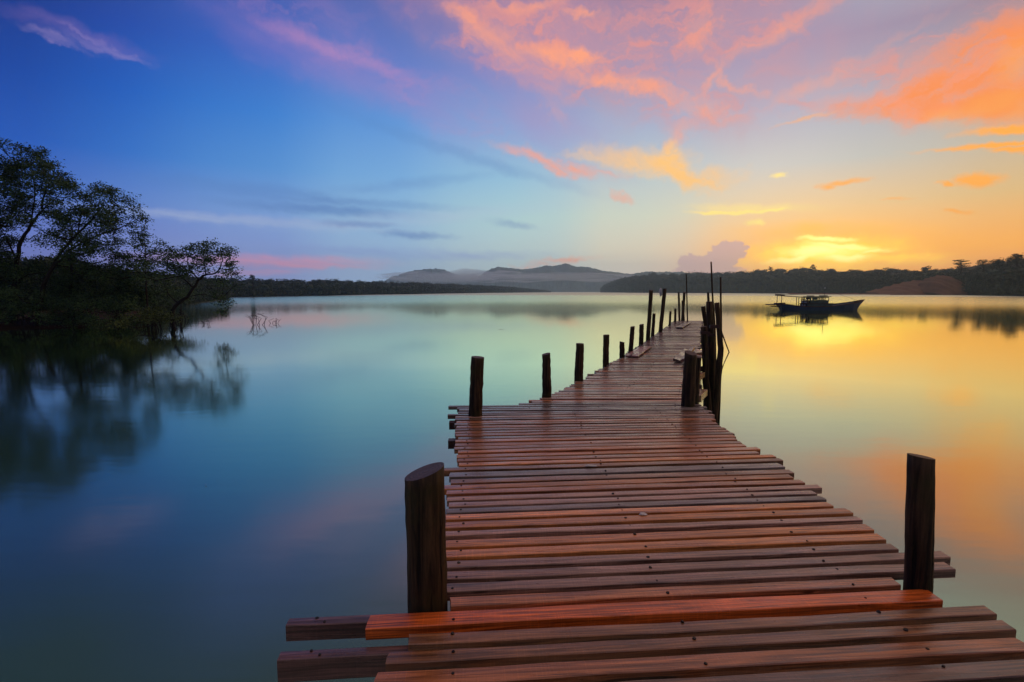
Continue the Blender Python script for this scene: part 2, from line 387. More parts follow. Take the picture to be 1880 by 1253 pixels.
m, t, b = mat('dark_post_wood')
tc = t.new('ShaderNodeTexCoord').outputs['Object']
a = t.noise(t.mapping(tc, sc=(26, 26, 1.6)), 1., 7, .65, .6); a2 = t.noise(tc, 4.5, 5, .6)
c = t.mix(t.mr(a, .35, .7), lin((26,19,13)), lin((96,72,46)))
c = t.mix(t.math('MULTIPLY', t.mr(a2, .45, .65), .7), c, lin((62,58,28)))
ck = t.mr(t.noise(t.mapping(tc, sc=(30, 30, .9), loc=(3, 5, 1)), 1., 3, .5), .62, .68, 0., 1.)
c = t.mix(t.math('MULTIPLY', ck, .85), c, lin((10,8,6)) + (1,))
t.put(b.inputs['Base Color'], c); b.inputs['Roughness'].default_value = .7; b.inputs['Specular IOR Level'].default_value = .25
t.put(b.inputs['Normal'], t.bump(t.math('SUBTRACT', t.math('ADD', a, t.math('MULTIPLY', a2, .7)), ck), .9, .014))
M_post = m
m, t, b = mat('post_end_grain')
tc = t.new('ShaderNodeTexCoord').outputs['Object']
w = t.new('ShaderNodeTexWave', wave_type='RINGS', rings_direction='Z'); t.put(w.inputs['Vector'], tc)
w.inputs['Scale'].default_value = 22; w.inputs['Distortion'].default_value = 5; w.inputs['Detail'].default_value = 3
nz = t.noise(tc, 30, 5)
t.put(b.inputs['Base Color'], t.mix(t.math('MULTIPLY', w.outputs['Fac'], nz), lin((52,30,22)), lin((122,82,60))))
t.put(b.inputs['Normal'], t.bump(nz, .6, .01)); b.inputs['Roughness'].default_value = .6
M_end = m
M_beam = simple('dark_beam_wood', lin((62,34,30)), .5, .45, 9, .4, .5)
M_nail = simple('nail_rust', lin((28,20,20)), .6)
M_bark = simple('mangrove_bark', lin((38,32,28)), .85, .4, 12, .2, .4)
def leafmat(name, c1, c2):
    m, t, b = mat(name)
    g = t.new('ShaderNodeNewGeometry')
    nz = t.noise(g.outputs['Position'], .9, 3)
    k = t.math('ADD', t.math('MULTIPLY', g.outputs['Random Per Island'], .5), t.math('MULTIPLY', nz, .5))
    t.put(b.inputs['Base Color'], t.mix(t.mr(k, .3, .7), lin(c1), lin(c2)))
    b.inputs['Roughness'].default_value = .6; b.inputs['Specular IOR Level'].default_value = .3
    return m
M_leaf = leafmat('mangrove_leaves', (32,62,34), (76,106,54))
M_leaf2 = leafmat('shrub_leaves', (44,62,24), (88,104,40))
M_far = leafmat('forest_leaves', (28,46,32), (52,72,44))
M_mud = simple('mud', lin((58,36,28)), .95, .4, .8, .05, .4)
M_soil = simple('forest_soil', lin((34,36,26)), .9, .3, .05)
M_sand = simple('bare_sand', lin((120,84,60)), .9, .25, .08)
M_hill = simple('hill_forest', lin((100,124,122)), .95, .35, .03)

# ------------------------------------------------------------------ water sheet and far land
mb = MB(); mb.add([(-3600,-600,0),(3600,-600,0),(3600,3300,0),(-3600,3300,0)], [(0,1,2,3)])
tag(mb.build('water', M_water), kind='structure')

def interp(tab, x):
    xs = [p[0] for p in tab]; return [float(np.interp(x, xs, [p[i] for p in tab])) for i in range(1, len(tab[0]))]
def waterd(y): return CZ * F / (y - YH)
# photo x -> (waterline distance, treetop y)
LB = [(-900,90,500),(-300,110,508),(0,130,508),(200,165,508),(440,240,511),(600,330,513),(750,480,518),(860,760,522),(930,1050,526),(985,1400,531),(1010,1500,534)]
RB = [(1102,1500,531),(1112,1400,522),(1135,1250,512),(1165,1050,506),(1200,950,502),(1300,800,499),(1400,700,495),(1470,620,492),(1560,540,494),(1650,460,494),(1740,400,493),(1800,340,486),(1850,300,481),(1900,270,475),(2100,230,470),(2500,180,465)]
def bankline(tab, n):
    out = []
    for x in np.linspace(tab[0][0], tab[-1][0], n):
        d, ty = interp(tab, x); p = aty(x, YH, d); p.z = 0
        top = aty(x, ty, d).z
        out.append((x, d, p, top))
    return out
def bank(name, tab, depth, rise):
    pl = bankline(tab, 120); mb = MB(); vs = []; n = len(pl); K = 7
    for k in range(K):
        f = k / (K - 1)
        for i, (x, d, p, top) in enumerate(pl):
            dirv = Vector((p.x, p.y, 0)).normalized(); q = p + dirv * (depth * f * f + (0 if k else 0))
            D = q.length; tD = CZ + (top - CZ) * D / d; z = -.6 if k == 0 else max(.25, (tD * (.78 + .22 * f) - top * (1 - rise) * .9) * min(1, f * 3)) + rnd.uniform(-.2, .2) * f
            vs.append((q.x, q.y, z))
    fs = [(k * n + i, k * n + i + 1, (k + 1) * n + i + 1, (k + 1) * n + i) for k in range(K - 1) for i in range(n - 1)]
    mb.add(vs, fs, 0, True)
    return tag(mb.build(name, M_soil), kind='structure')
bank('left_river_bank', LB, 160, .1); bank('right_river_bank', RB, 260, .45)

# crown templates: lumpy cores wrapped in small leaf-clump triangles
def crown_template(seed, ntri=420):
    r = np.random.RandomState(seed)
    nl = r.randint(5, 9); cen = r.normal(0, .42, (nl, 3)) * (1, 1, .55); rad = r.uniform(.28, .55, nl)
    V = []; T = []
    idx = r.randint(0, nl, ntri)
    d = r.normal(size=(ntri, 3)); d /= np.linalg.norm(d, axis=1)[:, None]
    p = cen[idx] + d * rad[idx, None] * r.uniform(.78, 1.12, (ntri, 1))
    s = r.uniform(.05, .12, (ntri, 1, 1))
    tri = p[:, None, :] + r.normal(size=(ntri, 3, 3)) * s
    return tri
TEMPL = [crown_template(i) for i in range(8)]
def core(seed):
    r = np.random.RandomState(seed); n, mm = 8, 5; tri = []
    P = lambda i, j: np.array([math.cos(2*math.pi*i/n)*math.sin(math.pi*j/mm), math.sin(2*math.pi*i/n)*math.sin(math.pi*j/mm), math.cos(math.pi*j/mm)*.8]) * .62
    for i in range(n):
        for j in range(mm):
            a, b_, c_, d_ = P(i, j), P(i+1, j), P(i+1, j+1), P(i, j+1)
            tri += [[a, b_, c_], [a, c_, d_]]
    return np.array(tri)
CORE = core(1)
def forest(name, tab, rows, label, cat, seed, depth, rise, hscale=1., x0=None, x1=None, spacing=.8):
    r = np.random.RandomState(seed); pl = bankline(tab, 400); out = []
    for row in range(rows):
        f = (row / max(1, rows - 1))
        acc = 0; prev = None
        for (x, d, p, top) in pl:
            if x0 is not None and x < x0 or x1 is not None and x > x1: continue
            if prev is not None: acc += (p - prev).length
            prev = p
            hgt = top * (1 - rise * 1.0)
            sz = max(2.2, hgt * .42)
            while acc > sz * spacing:
                acc -= sz * spacing
                dirv = Vector((p.x, p.y, 0)).normalized()
                q = p + dirv * (depth * f * f * .9 + r.uniform(0, sz) + 1.5) + Vector((r.uniform(-sz, sz) * .5, 0, 0))
                k = r.uniform(.82, 1.03) * (1.05 if r.rand() < .1 else 1.)
                tD = CZ + (top - CZ) * math.hypot(q.x, q.y) / math.hypot(p.x, p.y)
                T = tD * (.80 + .20 * f) * k; hh = min(hgt, T) if row else T; gz = T - hh
                cz = gz + hh - sz * .62
                for (cc, ss, zz) in ((cz, sz * r.uniform(.85, 1.15), .8), (gz + (hh - sz * .62) * .38, sz * 1.05, (hh * .45) / sz)):
                    if row > 1 and cc != cz: continue
                    a = r.uniform(0, 6.28); ca, sa = math.cos(a), math.sin(a)
                    Rm = np.array([[ca, -sa, 0], [sa, ca, 0], [0, 0, 1]])
                    tm = np.concatenate([TEMPL[r.randint(8)][:(260 if d > 600 else 420)], CORE])
                    out.append((tm @ Rm.T) * (ss, ss, ss * zz) + (q.x, q.y, cc))
    tri = np.concatenate(out); v = tri.reshape(-1, 3); v[:, 2] = np.maximum(v[:, 2], .05)
    f = np.arange(len(v)).reshape(-1, 3)
    return tag(link(name, npmesh(name, v, f, M_far)), label, cat, kind='stuff')
forest('distant_forest', LB, 3, 'low dark mangrove wood along the left river bank', 'forest', 3, 160, .1)
forest('distant_forest', RB, 5, 'dark wooded ridge along the right river bank below the sunset', 'forest', 4, 260, .45)

# trees that stand out against the sky above the right bank
def emergent(px, ty, Y, base_y, w, label, seed, flat=False):
    r = np.random.RandomState(seed); rr = random.Random(seed)
    top = aty(px, ty, Y); bot = aty(px, base_y, Y); h = top.z - bot.z
    root = empty('bank_tree', (top.x, Y, bot.z - 2), label, 'tree', 'trees standing above the right bank')
    mb = MB(); hp = h + 2
    mb.tube([(0,0,0),(.1*w,0,hp*.4),(-.05*w,.1,hp*.75),(0,0,hp*.95)], [.035*hp,.028*hp,.018*hp,.008*hp], 7)
    tri = []
    nb = 10
    for i in range(nb):
        a = i * 2.4; z = hp * (.45 + .5 * i / (nb - 1)); rad_ = w * rr.uniform(.15, .5) * (1.1 - .6 * i / nb)
        c = Vector((math.cos(a) * rad_, math.sin(a) * rad_, z))
        mb.tube([(0, 0, z - .18 * hp), tuple(c)], [.012 * hp, .004 * hp], 5)
        s = w * rr.uniform(.22, .34)
        tri.append(TEMPL[rr.randrange(8)] * (s, s, s * (.5 if flat else .8)) + np.array(c))
    mb.build('trunk', M_bark, root)
    tri = np.concatenate(tri); v = tri.reshape(-1, 3)
    link('crown', npmesh('crown', v, np.arange(len(v)).reshape(-1, 3), M_far), root)
emergent(1765, 477, 380, 500, 8.5, 'spreading tree rising alone above the right bank, left of the taller wood', 1, True)
emergent(1806, 477, 345, 500, 7, 'small flat-topped tree between the lone spreading tree and the tall wood at right', 2, True)
emergent(1835, 478, 330, 500, 9, 'wide low-crowned tree on the right bank just left of the tallest one', 3)
emergent(1868, 467, 320, 500, 9, 'tallest tree of the right bank at the edge of the photo', 4)
emergent(1493, 486, 640, 500, 6, 'small tree poking above the ridge right below the sun glow', 5)
emergent(1415, 490, 690, 505, 6, 'small tree poking above the ridge left of the sun glow', 6)
emergent(463, 505, 240, 525, 3.2, 'small tree standing just above the left bank wood', 7)

# bare sand mounds on the right bank
def mound(tab, Y, name):
    mb = MB(); n = 40; K = 8; vs = []
    xs = np.linspace(tab[0][0], tab[-1][0], n)
    for k in range(K):
        f = k / (K - 1)
        for i, x in enumerate(xs):
            ty, = interp(tab, x); top = max(.1, aty(x, ty, Y).z)
            yy = Y - 22 + 30 * f
            z = top * math.sin(f * math.pi / 2) ** .8 * (1 + .08 * math.sin(i * 1.3 + k)) + (-.3 if k == 0 else rnd.uniform(-.15, .15))
            vs.append((aty(x, ty, Y).x, yy, z))
    fs = [(k * n + i, k * n + i + 1, (k + 1) * n + i + 1, (k + 1) * n + i) for k in range(K - 1) for i in range(n - 1)]
    mb.add(vs, fs, 0, True); tag(mb.build(name, M_sand), kind='structure')
mound([(1600,537),(1640,527),(1670,519),(1700,515),(1720,519),(1735,528),(1742,537)], 396, 'sand_mound')
mound([(1690,536),(1710,514),(1735,507),(1755,509),(1770,520),(1780,536)], 380, 'sand_mound')
mb = MB(); n = 60
vs = []
for k in range(3):
    for i in range(n):
        x = 1440 + i * 6; Y = 470 - (x - 1440) * .25
        vs.append((aty(x, YH, Y).x, Y - 12 + 8 * k, (-.2, .8 + .4 * math.sin(i * .7), .9)[k]))
mb.add(vs, [(k * n + i, k * n + i + 1, (k + 1) * n + i + 1, (k + 1) * n + i) for k in range(2) for i in range(n - 1)], 0, True)
tag(mb.build('shore_sand', M_sand), kind='structure')

# hills
def hills(name, tab, Y, depth, seed):
    r = np.random.RandomState(seed); n = 260; K = 26
    xs = np.linspace(tab[0][0], tab[-1][0], n)
    jag = np.convolve(r.normal(0, 1, n + 8), np.ones(3) / 3, 'same')[:n]
    vs = []
    for k in range(K):
        f = k / (K - 1)
        for i, x in enumerate(xs):
            ty, = interp(tab, x); q = aty(x, ty, Y); top = max(q.z, .5)
            env = math.sin(min(1, f * 1.25) * math.pi / 2) if f < .8 else math.cos((f - .8) / .2 * 1.2)
            gull = 1 - .28 * (1 - f) * (.5 + .5 * math.sin(i * .13 + 3 * f + math.sin(i * .05) * 3))
            z = top * env * gull + (jag[i] * .018 * top + r.normal(0, .012 * top)) * (f > .05)
            s = 1 + (f - .8) * depth / Y
            vs.append((q.x * s, Y * s, z if k else -2))
    mb = MB(); mb.add(vs, [(k * n + i, k * n + i + 1, (k + 1) * n + i + 1, (k + 1) * n + i) for k in range(K - 1) for i in range(n - 1)], 0, False)
    tag(mb.build(name, M_hill), kind='structure')
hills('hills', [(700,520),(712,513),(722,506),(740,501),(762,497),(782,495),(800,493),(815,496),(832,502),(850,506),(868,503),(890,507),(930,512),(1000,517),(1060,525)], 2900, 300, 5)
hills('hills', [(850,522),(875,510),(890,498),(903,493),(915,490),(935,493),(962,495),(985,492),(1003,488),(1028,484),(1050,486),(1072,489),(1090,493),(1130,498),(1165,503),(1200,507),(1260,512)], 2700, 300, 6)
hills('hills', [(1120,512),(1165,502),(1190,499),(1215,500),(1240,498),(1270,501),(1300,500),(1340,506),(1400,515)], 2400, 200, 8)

# ------------------------------------------------------------------ haze and mist
def vol(name, dens, c, an):
    m = bpy.data.materials.new(name); m.use_nodes = True; t = NT(m.node_tree); t.n.clear()
    v = t.new('ShaderNodeVolumePrincipled'); v.inputs['Color'].default_value = (*c, 1)
    v.inputs['Density'].default_value = dens; v.inputs['Anisotropy'].default_value = an
    o = t.new('ShaderNodeOutputMaterial'); t.l.new(v.outputs[0], o.inputs['Volume']); return m
mb = MB(); mb.box((0, 1300, HTOP / 2 - .5), (6800, 3600, HTOP + 1)); 
hz = tag(mb.build('haze', vol('haze_air', HDENS, (.70,.93,1.), .6)), 'thin blue evening haze over the river and far hills', 'haze', kind='stuff')
# drifting mist between the hills
mb = MB(); r = random.Random(5)
for (x, y, w, h, Y) in ((760,506,60,7,2300),(830,508,80,6,2280),(900,512,70,7,2320),(860,500,40,6,2600),(960,512,80,7,2300),(925,502,36,5,2300),(820,510,110,9,2250),(1000,508,120,7,2250),(1100,510,90,8,2300),(890,508,60,7,2500)):
    c = aty(x, y, Y); rx = w / F * Y; rz = h / F * Y; n, K = 24, 10; ph = r.uniform(0, 6)
    vs = [(c.x, Y, c.z - rz)]
    for k in range(1, K):
        th = math.pi * k / K
        for i in range(n):
            a = 2 * math.pi * i / n; q = 1 + .22 * math.sin(3 * a + ph + k) + .15 * math.sin(5 * a + 2 * ph)
            vs.append((c.x + rx * q * math.sin(th) * math.cos(a), Y + 70 * q * math.sin(th) * math.sin(a), max(.4, c.z - rz * math.cos(th) * (1 + .25 * math.sin(2 * a + ph)))))
    vs.append((c.x, Y, c.z + rz))
    fs = [(0, 1 + (i + 1) % n, 1 + i) for i in range(n)]
    for k in range(K - 2):
        for i in range(n): fs.append((1 + k * n + i, 1 + k * n + (i + 1) % n, 1 + (k + 1) * n + (i + 1) % n, 1 + (k + 1) * n + i))
    b0 = 1 + (K - 2) * n
    fs += [(b0 + i, b0 + (i + 1) % n, len(vs) - 1) for i in range(n)]
    mb.add(vs, fs)
tag(mb.build('mist', vol('mist_air', .009, (.97,1.,1.), .5)), 'pale mist drifting low between the far hills', 'mist', kind='stuff')

# ------------------------------------------------------------------ the pier
deck_dir = Vector((0, 0, 0))
pier = empty('pier', (0, 0, 0), 'long crooked wooden pier of narrow reddish planks leading out over the river', 'pier')
# edges of the two stretches of the deck, in photo points on the deck plane
E1L = [onz(x, y, DZ) for x, y in ((680,1245),(822,1110),(818,900),(838,850),(838,765),(842,750))]
E1R = [onz(x, y, DZ) for x, y in ((1950,1235),(1850,1165),(1700,1055),(1560,938),(1425,850),(1312,770),(1300,752))]
E2L = [onz(x, y, DZ) for x, y in ((905,762),(942,748),(1015,722),(1070,697),(1122,667),(1160,645),(1200,618),(1222,603),(1240,589))]
E2R = [onz(x, y, DZ) for x, y in ((1262,760),(1264,735),(1272,700),(1279,668),(1284,640),(1288,610),(1290,588))]
def edge_x(E, y):
    return float(np.interp(y, [p.y for p in E], [p.x for p in E]))
COLS = {'o': (.60,.21,.05), 'r': (.72,.14,.02), 'b': (.30,.125,.048), 'd': (.17,.082,.045), 'p': (.38,.20,.125), 'g': (.21,.16,.125), 'm': (.46,.16,.055)}
def plank_mesh(L, w, th, rg, nails, seg=10):
    mb = MB(); vs = []; n = seg + 1
    bow = rg.uniform(-.006, .006); cup = rg.uniform(-.003, .004)
    we = [rg.uniform(-.0025, .0025) for _ in range(n)]
    ze = [rg.uniform(-.0012, .0012) for _ in range(n)]
    c = .0035
    for i in range(n):
        f = i / seg; x = -L / 2 + L * f
        yb = bow * math.sin(math.pi * f); zb = cup * math.sin(math.pi * f) + ze[i]
        wa, wb = w / 2 + we[i], w / 2 + we[-i - 1]
        ends = rg.uniform(-.006, .006) if i in (0, seg) else 0
        prof = [(-wa, -th), (-wa, -c), (-wa + c, 0), (0, .0008), (wb - c, 0), (wb, -c), (wb, -th)]
        for (y, z) in prof: vs.append((x + ends * (1 if y > 0 else -.5), y + yb, z + zb))
    K = 7
    fs = [(i * K + j, (i + 1) * K + j, (i + 1) * K + (j + 1) % K, i * K + (j + 1) % K) for i in range(seg) for j in range(K)]
    mb.add(vs, fs); mb.add(vs[:K], [tuple(range(K))]); mb.add(vs[-K:], [tuple(range(K))[::-1]])
    for x in nails:
        if abs(x) < L / 2 - .02:
            y = rg.uniform(-.35, .35) * w; q = rg.uniform(.005, .0095)
            mb.tube([(x, y, -.004), (x + rg.uniform(-.004, .004), y, .0035)], [q, q], 7, mi=1)
    return mb
prg = random.Random(21)
# near planks read off the photo: left end (x,y of the front edge), right end, colour
near_planks = [
 ((560,1330),(2020,1262),'d'),((600,1283),(1980,1224),'g'),((684,1240),(1905,1188),'m'),((705,1227),(1854,1163),'b') ]
planks = []
# world start of each: y of the front edge at the left end measured in eye heights
ds = [onz(820, y_, DZ).y / HC for y_ in (1500,1435,1372,1313,1262,1219,1183,1151,1116,1090,1064,1044,1025,1005,985,971,954.5,941.5,930,919,908,897.5,887,876,863)]
cs = 'gbgdmbbrmpppoopoogppmobgbomom'
while ds[-1] < 4.32: ds.append(ds[-1] + prg.uniform(.070, .082))
count = 0; far_planks = []
def add_plank(y_left, y_right, xl, xr, w, colr, big, dz=0):
    global count
    a = Vector((xl, y_left, DZ)); b_ = Vector((xr, y_right, DZ)); L = (b_ - a).length
    ang = math.atan2(b_.y - a.y, b_.x - a.x); mid = (a + b_) / 2
    if count < 100:
        nails = [x - mid.x + prg.uniform(-.02, .02) for x in joist_x(mid.y)]
        mb = plank_mesh(L, w, prg.uniform(.040, .050), prg, nails, 12 if big else 6)
        o = mb.build('plank', [M_deck, M_nail], pier)
        o.location = (mid.x, mid.y, DZ + dz); o.rotation_euler = (prg.uniform(-.012, .012), prg.uniform(-.0015, .0015), ang)
        k = prg.uniform(.68, 1.22); c = COLS[colr]
        o.color = (c[0] * k, c[1] * k, c[2] * k, 1); count += 1
    else:
        far_planks.append((mid, L, w, ang, dz))
def joist_x(y):
    if y < 4.3 * HC:
        f = (y - 1.6) / 4.4; return [-.22 - .28 * f, .72, 1.62 + .1 * f]
    return [edge_x(E2L, y) + .2, (edge_x(E2L, y) + edge_x(E2R, y)) / 2, edge_x(E2R, y) - .15]
for i, q in enumerate(ds):
    w_ = ((ds[i + 1] - q) if i + 1 < len(ds) else .075) * HC
    yl = q * HC + w_ * .42
    slope = float(np.interp(q, [1.2, 1.6, 2.9, 3.8, 4.3], [.075, .078, .085, .05, .02]))
    xl = edge_x(E1L, yl) + prg.uniform(-.02, .025); 
    xr = edge_x(E1R, yl + 2 * slope) + prg.uniform(-.07, .03)
    if i == 6: xl = onz(746, 1187, DZ).x; xr = onz(1802, 1108, DZ).x
    if i == 5: xl = onz(705, 1227, DZ).x; xr = onz(1835, 1137, DZ).x
    if i == 4: xl = onz(684, 1262, DZ).x; xr = onz(1856, 1165, DZ).x
    if i < 4: xl = -.36 + prg.uniform(-.04, .04); xr = 2.12 + prg.uniform(-.05, .05)
    if i == 7: xl = onz(668, 1160, DZ).x; xr = onz(1712, 1090, DZ).x
    if i == 8: xr = onz(1672, 1085, DZ).x - .01
    if i in (9, 10): xr = onz((1762, 1752)[i - 9], (1050, 1027)[i - 9], DZ).x
    if i == 24: xl = onz(800, 862, DZ).x
    if i in (19, 20): xr += .03
    if i in (24, 25): xr += .10
    if q > 3.9 and rnd.random() < .3: xl -= .12
    dz = prg.uniform(-.003, .003) + (.004 if i == 7 else 0)
    colr = cs[i] if i < len(cs) else prg.choice('bbmpmdgopmb')
    if q > 3.95: colr = prg.choice('gdgp')
    y0_ = yl + slope * (xl + .29)
    add_plank(y0_, y0_ + slope * (xr - xl), xl, xr, w_ * prg.uniform(.60, .71), colr, True, dz)
y = 4.30 * HC + .03
while y < onz(1240, 589, DZ).y:
    w_ = prg.uniform(.085, .125)
    xl = edge_x(E2L, y) + prg.uniform(-.10, .05); xr = edge_x(E2R, y) + prg.uniform(-.05, .05)
    add_plank(y, y + .012 * (xr - xl), xl, xr, w_ * prg.uniform(.70, .82), prg.choice('bmpgpbdmpg'), False, -.012 + prg.uniform(-.004, .006))
    y += w_
if far_planks:
    mb = MB()
    for (mid, L, w, ang, dz) in far_planks:
        mb.box((mid.x, mid.y, DZ + dz - .02), (L, w, .038), Matrix.Rotation(ang, 3, 'Z') @ Matrix.Rotation(prg.uniform(-.05, .05), 3, 'X'))
    tag(mb.build('planking', M_deckfar, pier), kind='stuff')

# crossbeams and joists under the deck
def crossbeam(x0, y0, x1, zt, w, h, name='crossbeam', m=M_beam):   # photo point of the left end's front top edge, length to photo x1
    a = onz(x0, y0, zt); L = x1 - a.x; ang = .075
    mb = plank_mesh(L, w, h, prg, [-L / 2 + .12, -L / 2 + .16], 10); o = mb.build(name, [M_deck, M_nail], pier); o.color = (.15, .07, .055, 1)
    o.location = (a.x + L / 2 * math.cos(ang) - w / 2 * math.sin(ang), a.y + L / 2 * math.sin(ang) + w / 2 * math.cos(ang), a.z); o.rotation_euler = (0, 0, ang)
crossbeam(524, 1150, 2.0, DZ - .042, .055, .072)
crossbeam(508, 1212, 2.1, DZ - .045, .05, .095)
for (x, yy) in ((836, 800), (838, 778)):
    crossbeam(x, yy + 4, 1.8, DZ - .045, .07, .08)
for yb in (4.9, 5.6):
    a = Vector((edge_x(E1L, yb) - .08, yb, DZ - .045)); mb = MB(); mb.box((1.2, 0, -.04), (2.4, .09, .08)); o = mb.build('crossbeam', M_beam, pier); o.location = a; o.rotation_euler = (0, 0, .05)
for k in range(9):
    yb = 6.4 + k * 2.1
    if yb > 24.5: break
    xl, xr = edge_x(E2L, yb) - .12, edge_x(E2R, yb) + .12
    mb = MB(); mb.box(((xr - xl) / 2, 0, -.05), (xr - xl, .1, .1)); o = mb.build('crossbeam', M_beam, pier); o.location = (xl, yb, DZ - .16)
def joist(pa, pb, w=.07, h=.11, z=DZ - .05):
    a, b_ = Vector((*pa, z)), Vector((*pb, z)); L = (b_ - a).length
    mb = MB(); mb.box((L / 2, 0, -h / 2), (L, w, h)); o = mb.build('joist', M_beam, pier); o.location = a
    o.rotation_euler = (0, 0, math.atan2(b_.y - a.y, b_.x - a.x))
for f in (.08, .5, .92):
    def jx(E, F_, y): return edge_x(E, y) * (1 - f) + edge_x(F_, y) * f
    joist((jx(E1L, E1R, 1.7) + (.25 if f < .1 else 0), 1.3), (jx(E1L, E1R, 5.9), 5.95), z=DZ - .13)
    joist((jx(E2L, E2R, 6.2) + .1, 6.1), (jx(E2L, E2R, 24), 24.2), z=DZ - .06)

# posts. photo: base x, base y (on the deck), top x, top y, width, lean of the cut
def post_mb(b_, tp, r, n=18, tilt=(0, 0), wob=.05, seed=1, taper=.93):
    rg = random.Random(seed); low = Vector((b_.x + (b_.x - tp.x) * .6, b_.y, -1.0)); K = 12
    zs = [low.lerp(b_, i / 3) for i in range(3)] + [b_.lerp(tp, i / (K - 1)) for i in range(K)]
    zs = [p + Vector((rg.uniform(-1, 1), rg.uniform(-1, 1), 0)) * r * .05 * (wob / .05) for p in zs]
    mb = MB(); mb.tube(zs, [r * (1 + rg.uniform(-.02, .02)) * (1.04 - (1.04 - taper) * i / (len(zs) - 1)) for i in range(len(zs))], n, 0, True, 1, wob, tilt, rg)
    return mb
def post(bx, by, tx, ty, w, tilt=(0, 0), n=16, seed=1, z=DZ, parent=True, name='post', label=None, wob=.05, taper=.93, dy=0):
    b_ = onz(bx, by, z); b_.y += dy
    Y = b_.y; r = w / 2 / F * Y / math.sqrt(1 + ((bx - 940) / F) ** 2)
    b_ = Vector(((bx - 940) / F * (Y + r) , Y + r, z)); b_.x = aty(bx, by, Y).x * (Y + r) / Y
    tp = aty(tx, ty, Y + r)
    mb = post_mb(b_, tp, r, n, tilt, wob, seed, taper)
    org = Vector((b_.x, b_.y, 0 if not parent else b_.z))
    mb.v = [(v[0] - org.x, v[1] - org.y, v[2] - org.z) for v in mb.v]
    o = mb.build(name, [M_post, M_end], pier if parent else None); o.location = org
    if label: o['label'] = label
    return o
post(786, 1122, 779, 866, 78, (.32, .03), 32, 3, label='thick brown bollard post with slanted sawn top at the near left edge', wob=.014, taper=1.0)
post(1685, 1084, 1691, 838, 57, (-.20, -.08), 28, 5, label='tall nearly black post at the near right edge of the deck', wob=.012, taper=.99)
i = 0
for p in ((873,765,877,656,26),(1004,728,1003,650,17),(1062,697,1065,631,16.5),(1112,669,1113,615,12),(1142,656,1142,628,10),
          (1158,644,1161.5,600,9),(1177,632,1178,596,9),(1189.5,624,1195.5,533,8),(1198,617,1201,576,6.5),(1212.5,609,1220.5,530,7.5),
          (1229.5,598,1231,572,4.5),(1239.5,591,1240,567,4.5),(1247.5,588,1246,537,4),(1253,586,1256.5,537,5.5),(1255.5,587,1253,552,4)):
    i += 1; post(*p, tilt=(prg.uniform(-.2, .2), prg.uniform(0, .3)), n=12, seed=30 + i, dy=-.02)
post(1263, 748, 1268, 648, 26, (-.1, .3), 18, 61, label='stout black post leaning at the bend of the pier', taper=.9)
post(1276, 735, 1281, 655, 15, (0, .2), 12, 62, taper=.9)

# mooring poles driven in beside the pier at the right
def pole(name, ptsp, Y, r0, r1, label, cat='pole', n=9, group='poles in the cluster beside the pier', seed=1):
    P3 = [aty(x, y, Y) for x, y in ptsp]; lowx = P3[0].x + (P3[0].x - P3[1].x) * .2
    P3 = [Vector((lowx, Y, -1.2))] + P3
    org = Vector((P3[0].x, Y, 0)); k = len(P3); rg = random.Random(seed)
    # densify
    D = []
    for a, b_ in zip(P3[:-1], P3[1:]):
        for j in range(4): D.append(a.lerp(b_, j / 4) + Vector((rg.uniform(-1, 1), 0, 0)) * r0 * .12)
    D.append(P3[-1]); D = [p - org for p in D]
    mb = MB(); mb.tube(D, [r0 + (r1 - r0) * j / (len(D) - 1) for j in range(len(D))], n, 0, True, 1, .06, None, rg)
    o = mb.build(name, [M_post, M_end]); o.location = org
    return tag(o, label, cat, group)
pole('mooring_pole', [(1303,790),(1296,700),(1294,640),(1292,600)], 9.9, .070, .060, 'thick short black pile nearest the deck in the pole cluster, topped by a leaning stub', seed=1)
pole('mooring_pole', [(1300,620),(1296,600),(1291,563)], 10.3, .05, .042, 'short stub leaning left at the left side of the pole cluster', seed=2)
pole('mooring_pole', [(1311,790),(1308,700),(1305,620),(1302,554)], 10.0, .072, .060, 'thickest tall pile in the middle of the pole cluster', seed=3)
pole('mooring_pole', [(1303,600),(1301,560),(1300,537)], 10.4, .032, .024, 'thin blunt stick rising just behind the thickest pile of the cluster', seed=4)
pole('mooring_pole', [(1316,760),(1312,600),(1308,540),(1305.5,481)], 10.2, .024, .015, 'tallest thin pole of the cluster, reaching above the forest line', seed=5)
pole('mooring_pole', [(1312,770),(1319,690),(1323,640),(1320,600),(1316,556)], 9.7, .062, .048, 'crooked bowed pile at the right of the pole cluster', seed=6)
pole('mooring_pole', [(1321,740),(1324,650),(1324,600),(1323,509)], 10.1, .022, .017, 'thin straight pole at the far right of the cluster', seed=7)
pole('mooring_pole', [(1262,600),(1262,585),(1260,504)], 24.5, .045, .028, 'very thin tall pole at the far end of the pier', seed=8, group='poles at the far end of the pier')
# bent stick hanging into the water
P3 = [aty(1325, 612, 9.9), aty(1331, 628, 9.8), aty(1338, 646, 9.7), aty(1336, 662, 9.7)]
P3 = [aty(1323, 606, 10.0), aty(1332, 630, 9.4), aty(1338.5, 646, 9.0)]
e = onz(1338.5, 646, 0)
mb = MB(); mb.tube([aty(1324, 608, 10.0), aty(1331, 627, 10.2), aty(1338.5, 647, 10.4)], [.016, .013, .012], 6); 
mb.tube([aty(1338.5, 647, 10.4), aty(1329, 668, 10.3), aty(1322, 690, 10.1)], [.012, .009, .008], 6)
tag(mb.build('bent_stick', M_post, origin=aty(1324, 608, 10)), 'thin bent stick jutting out to the right from the pole cluster', 'stick')
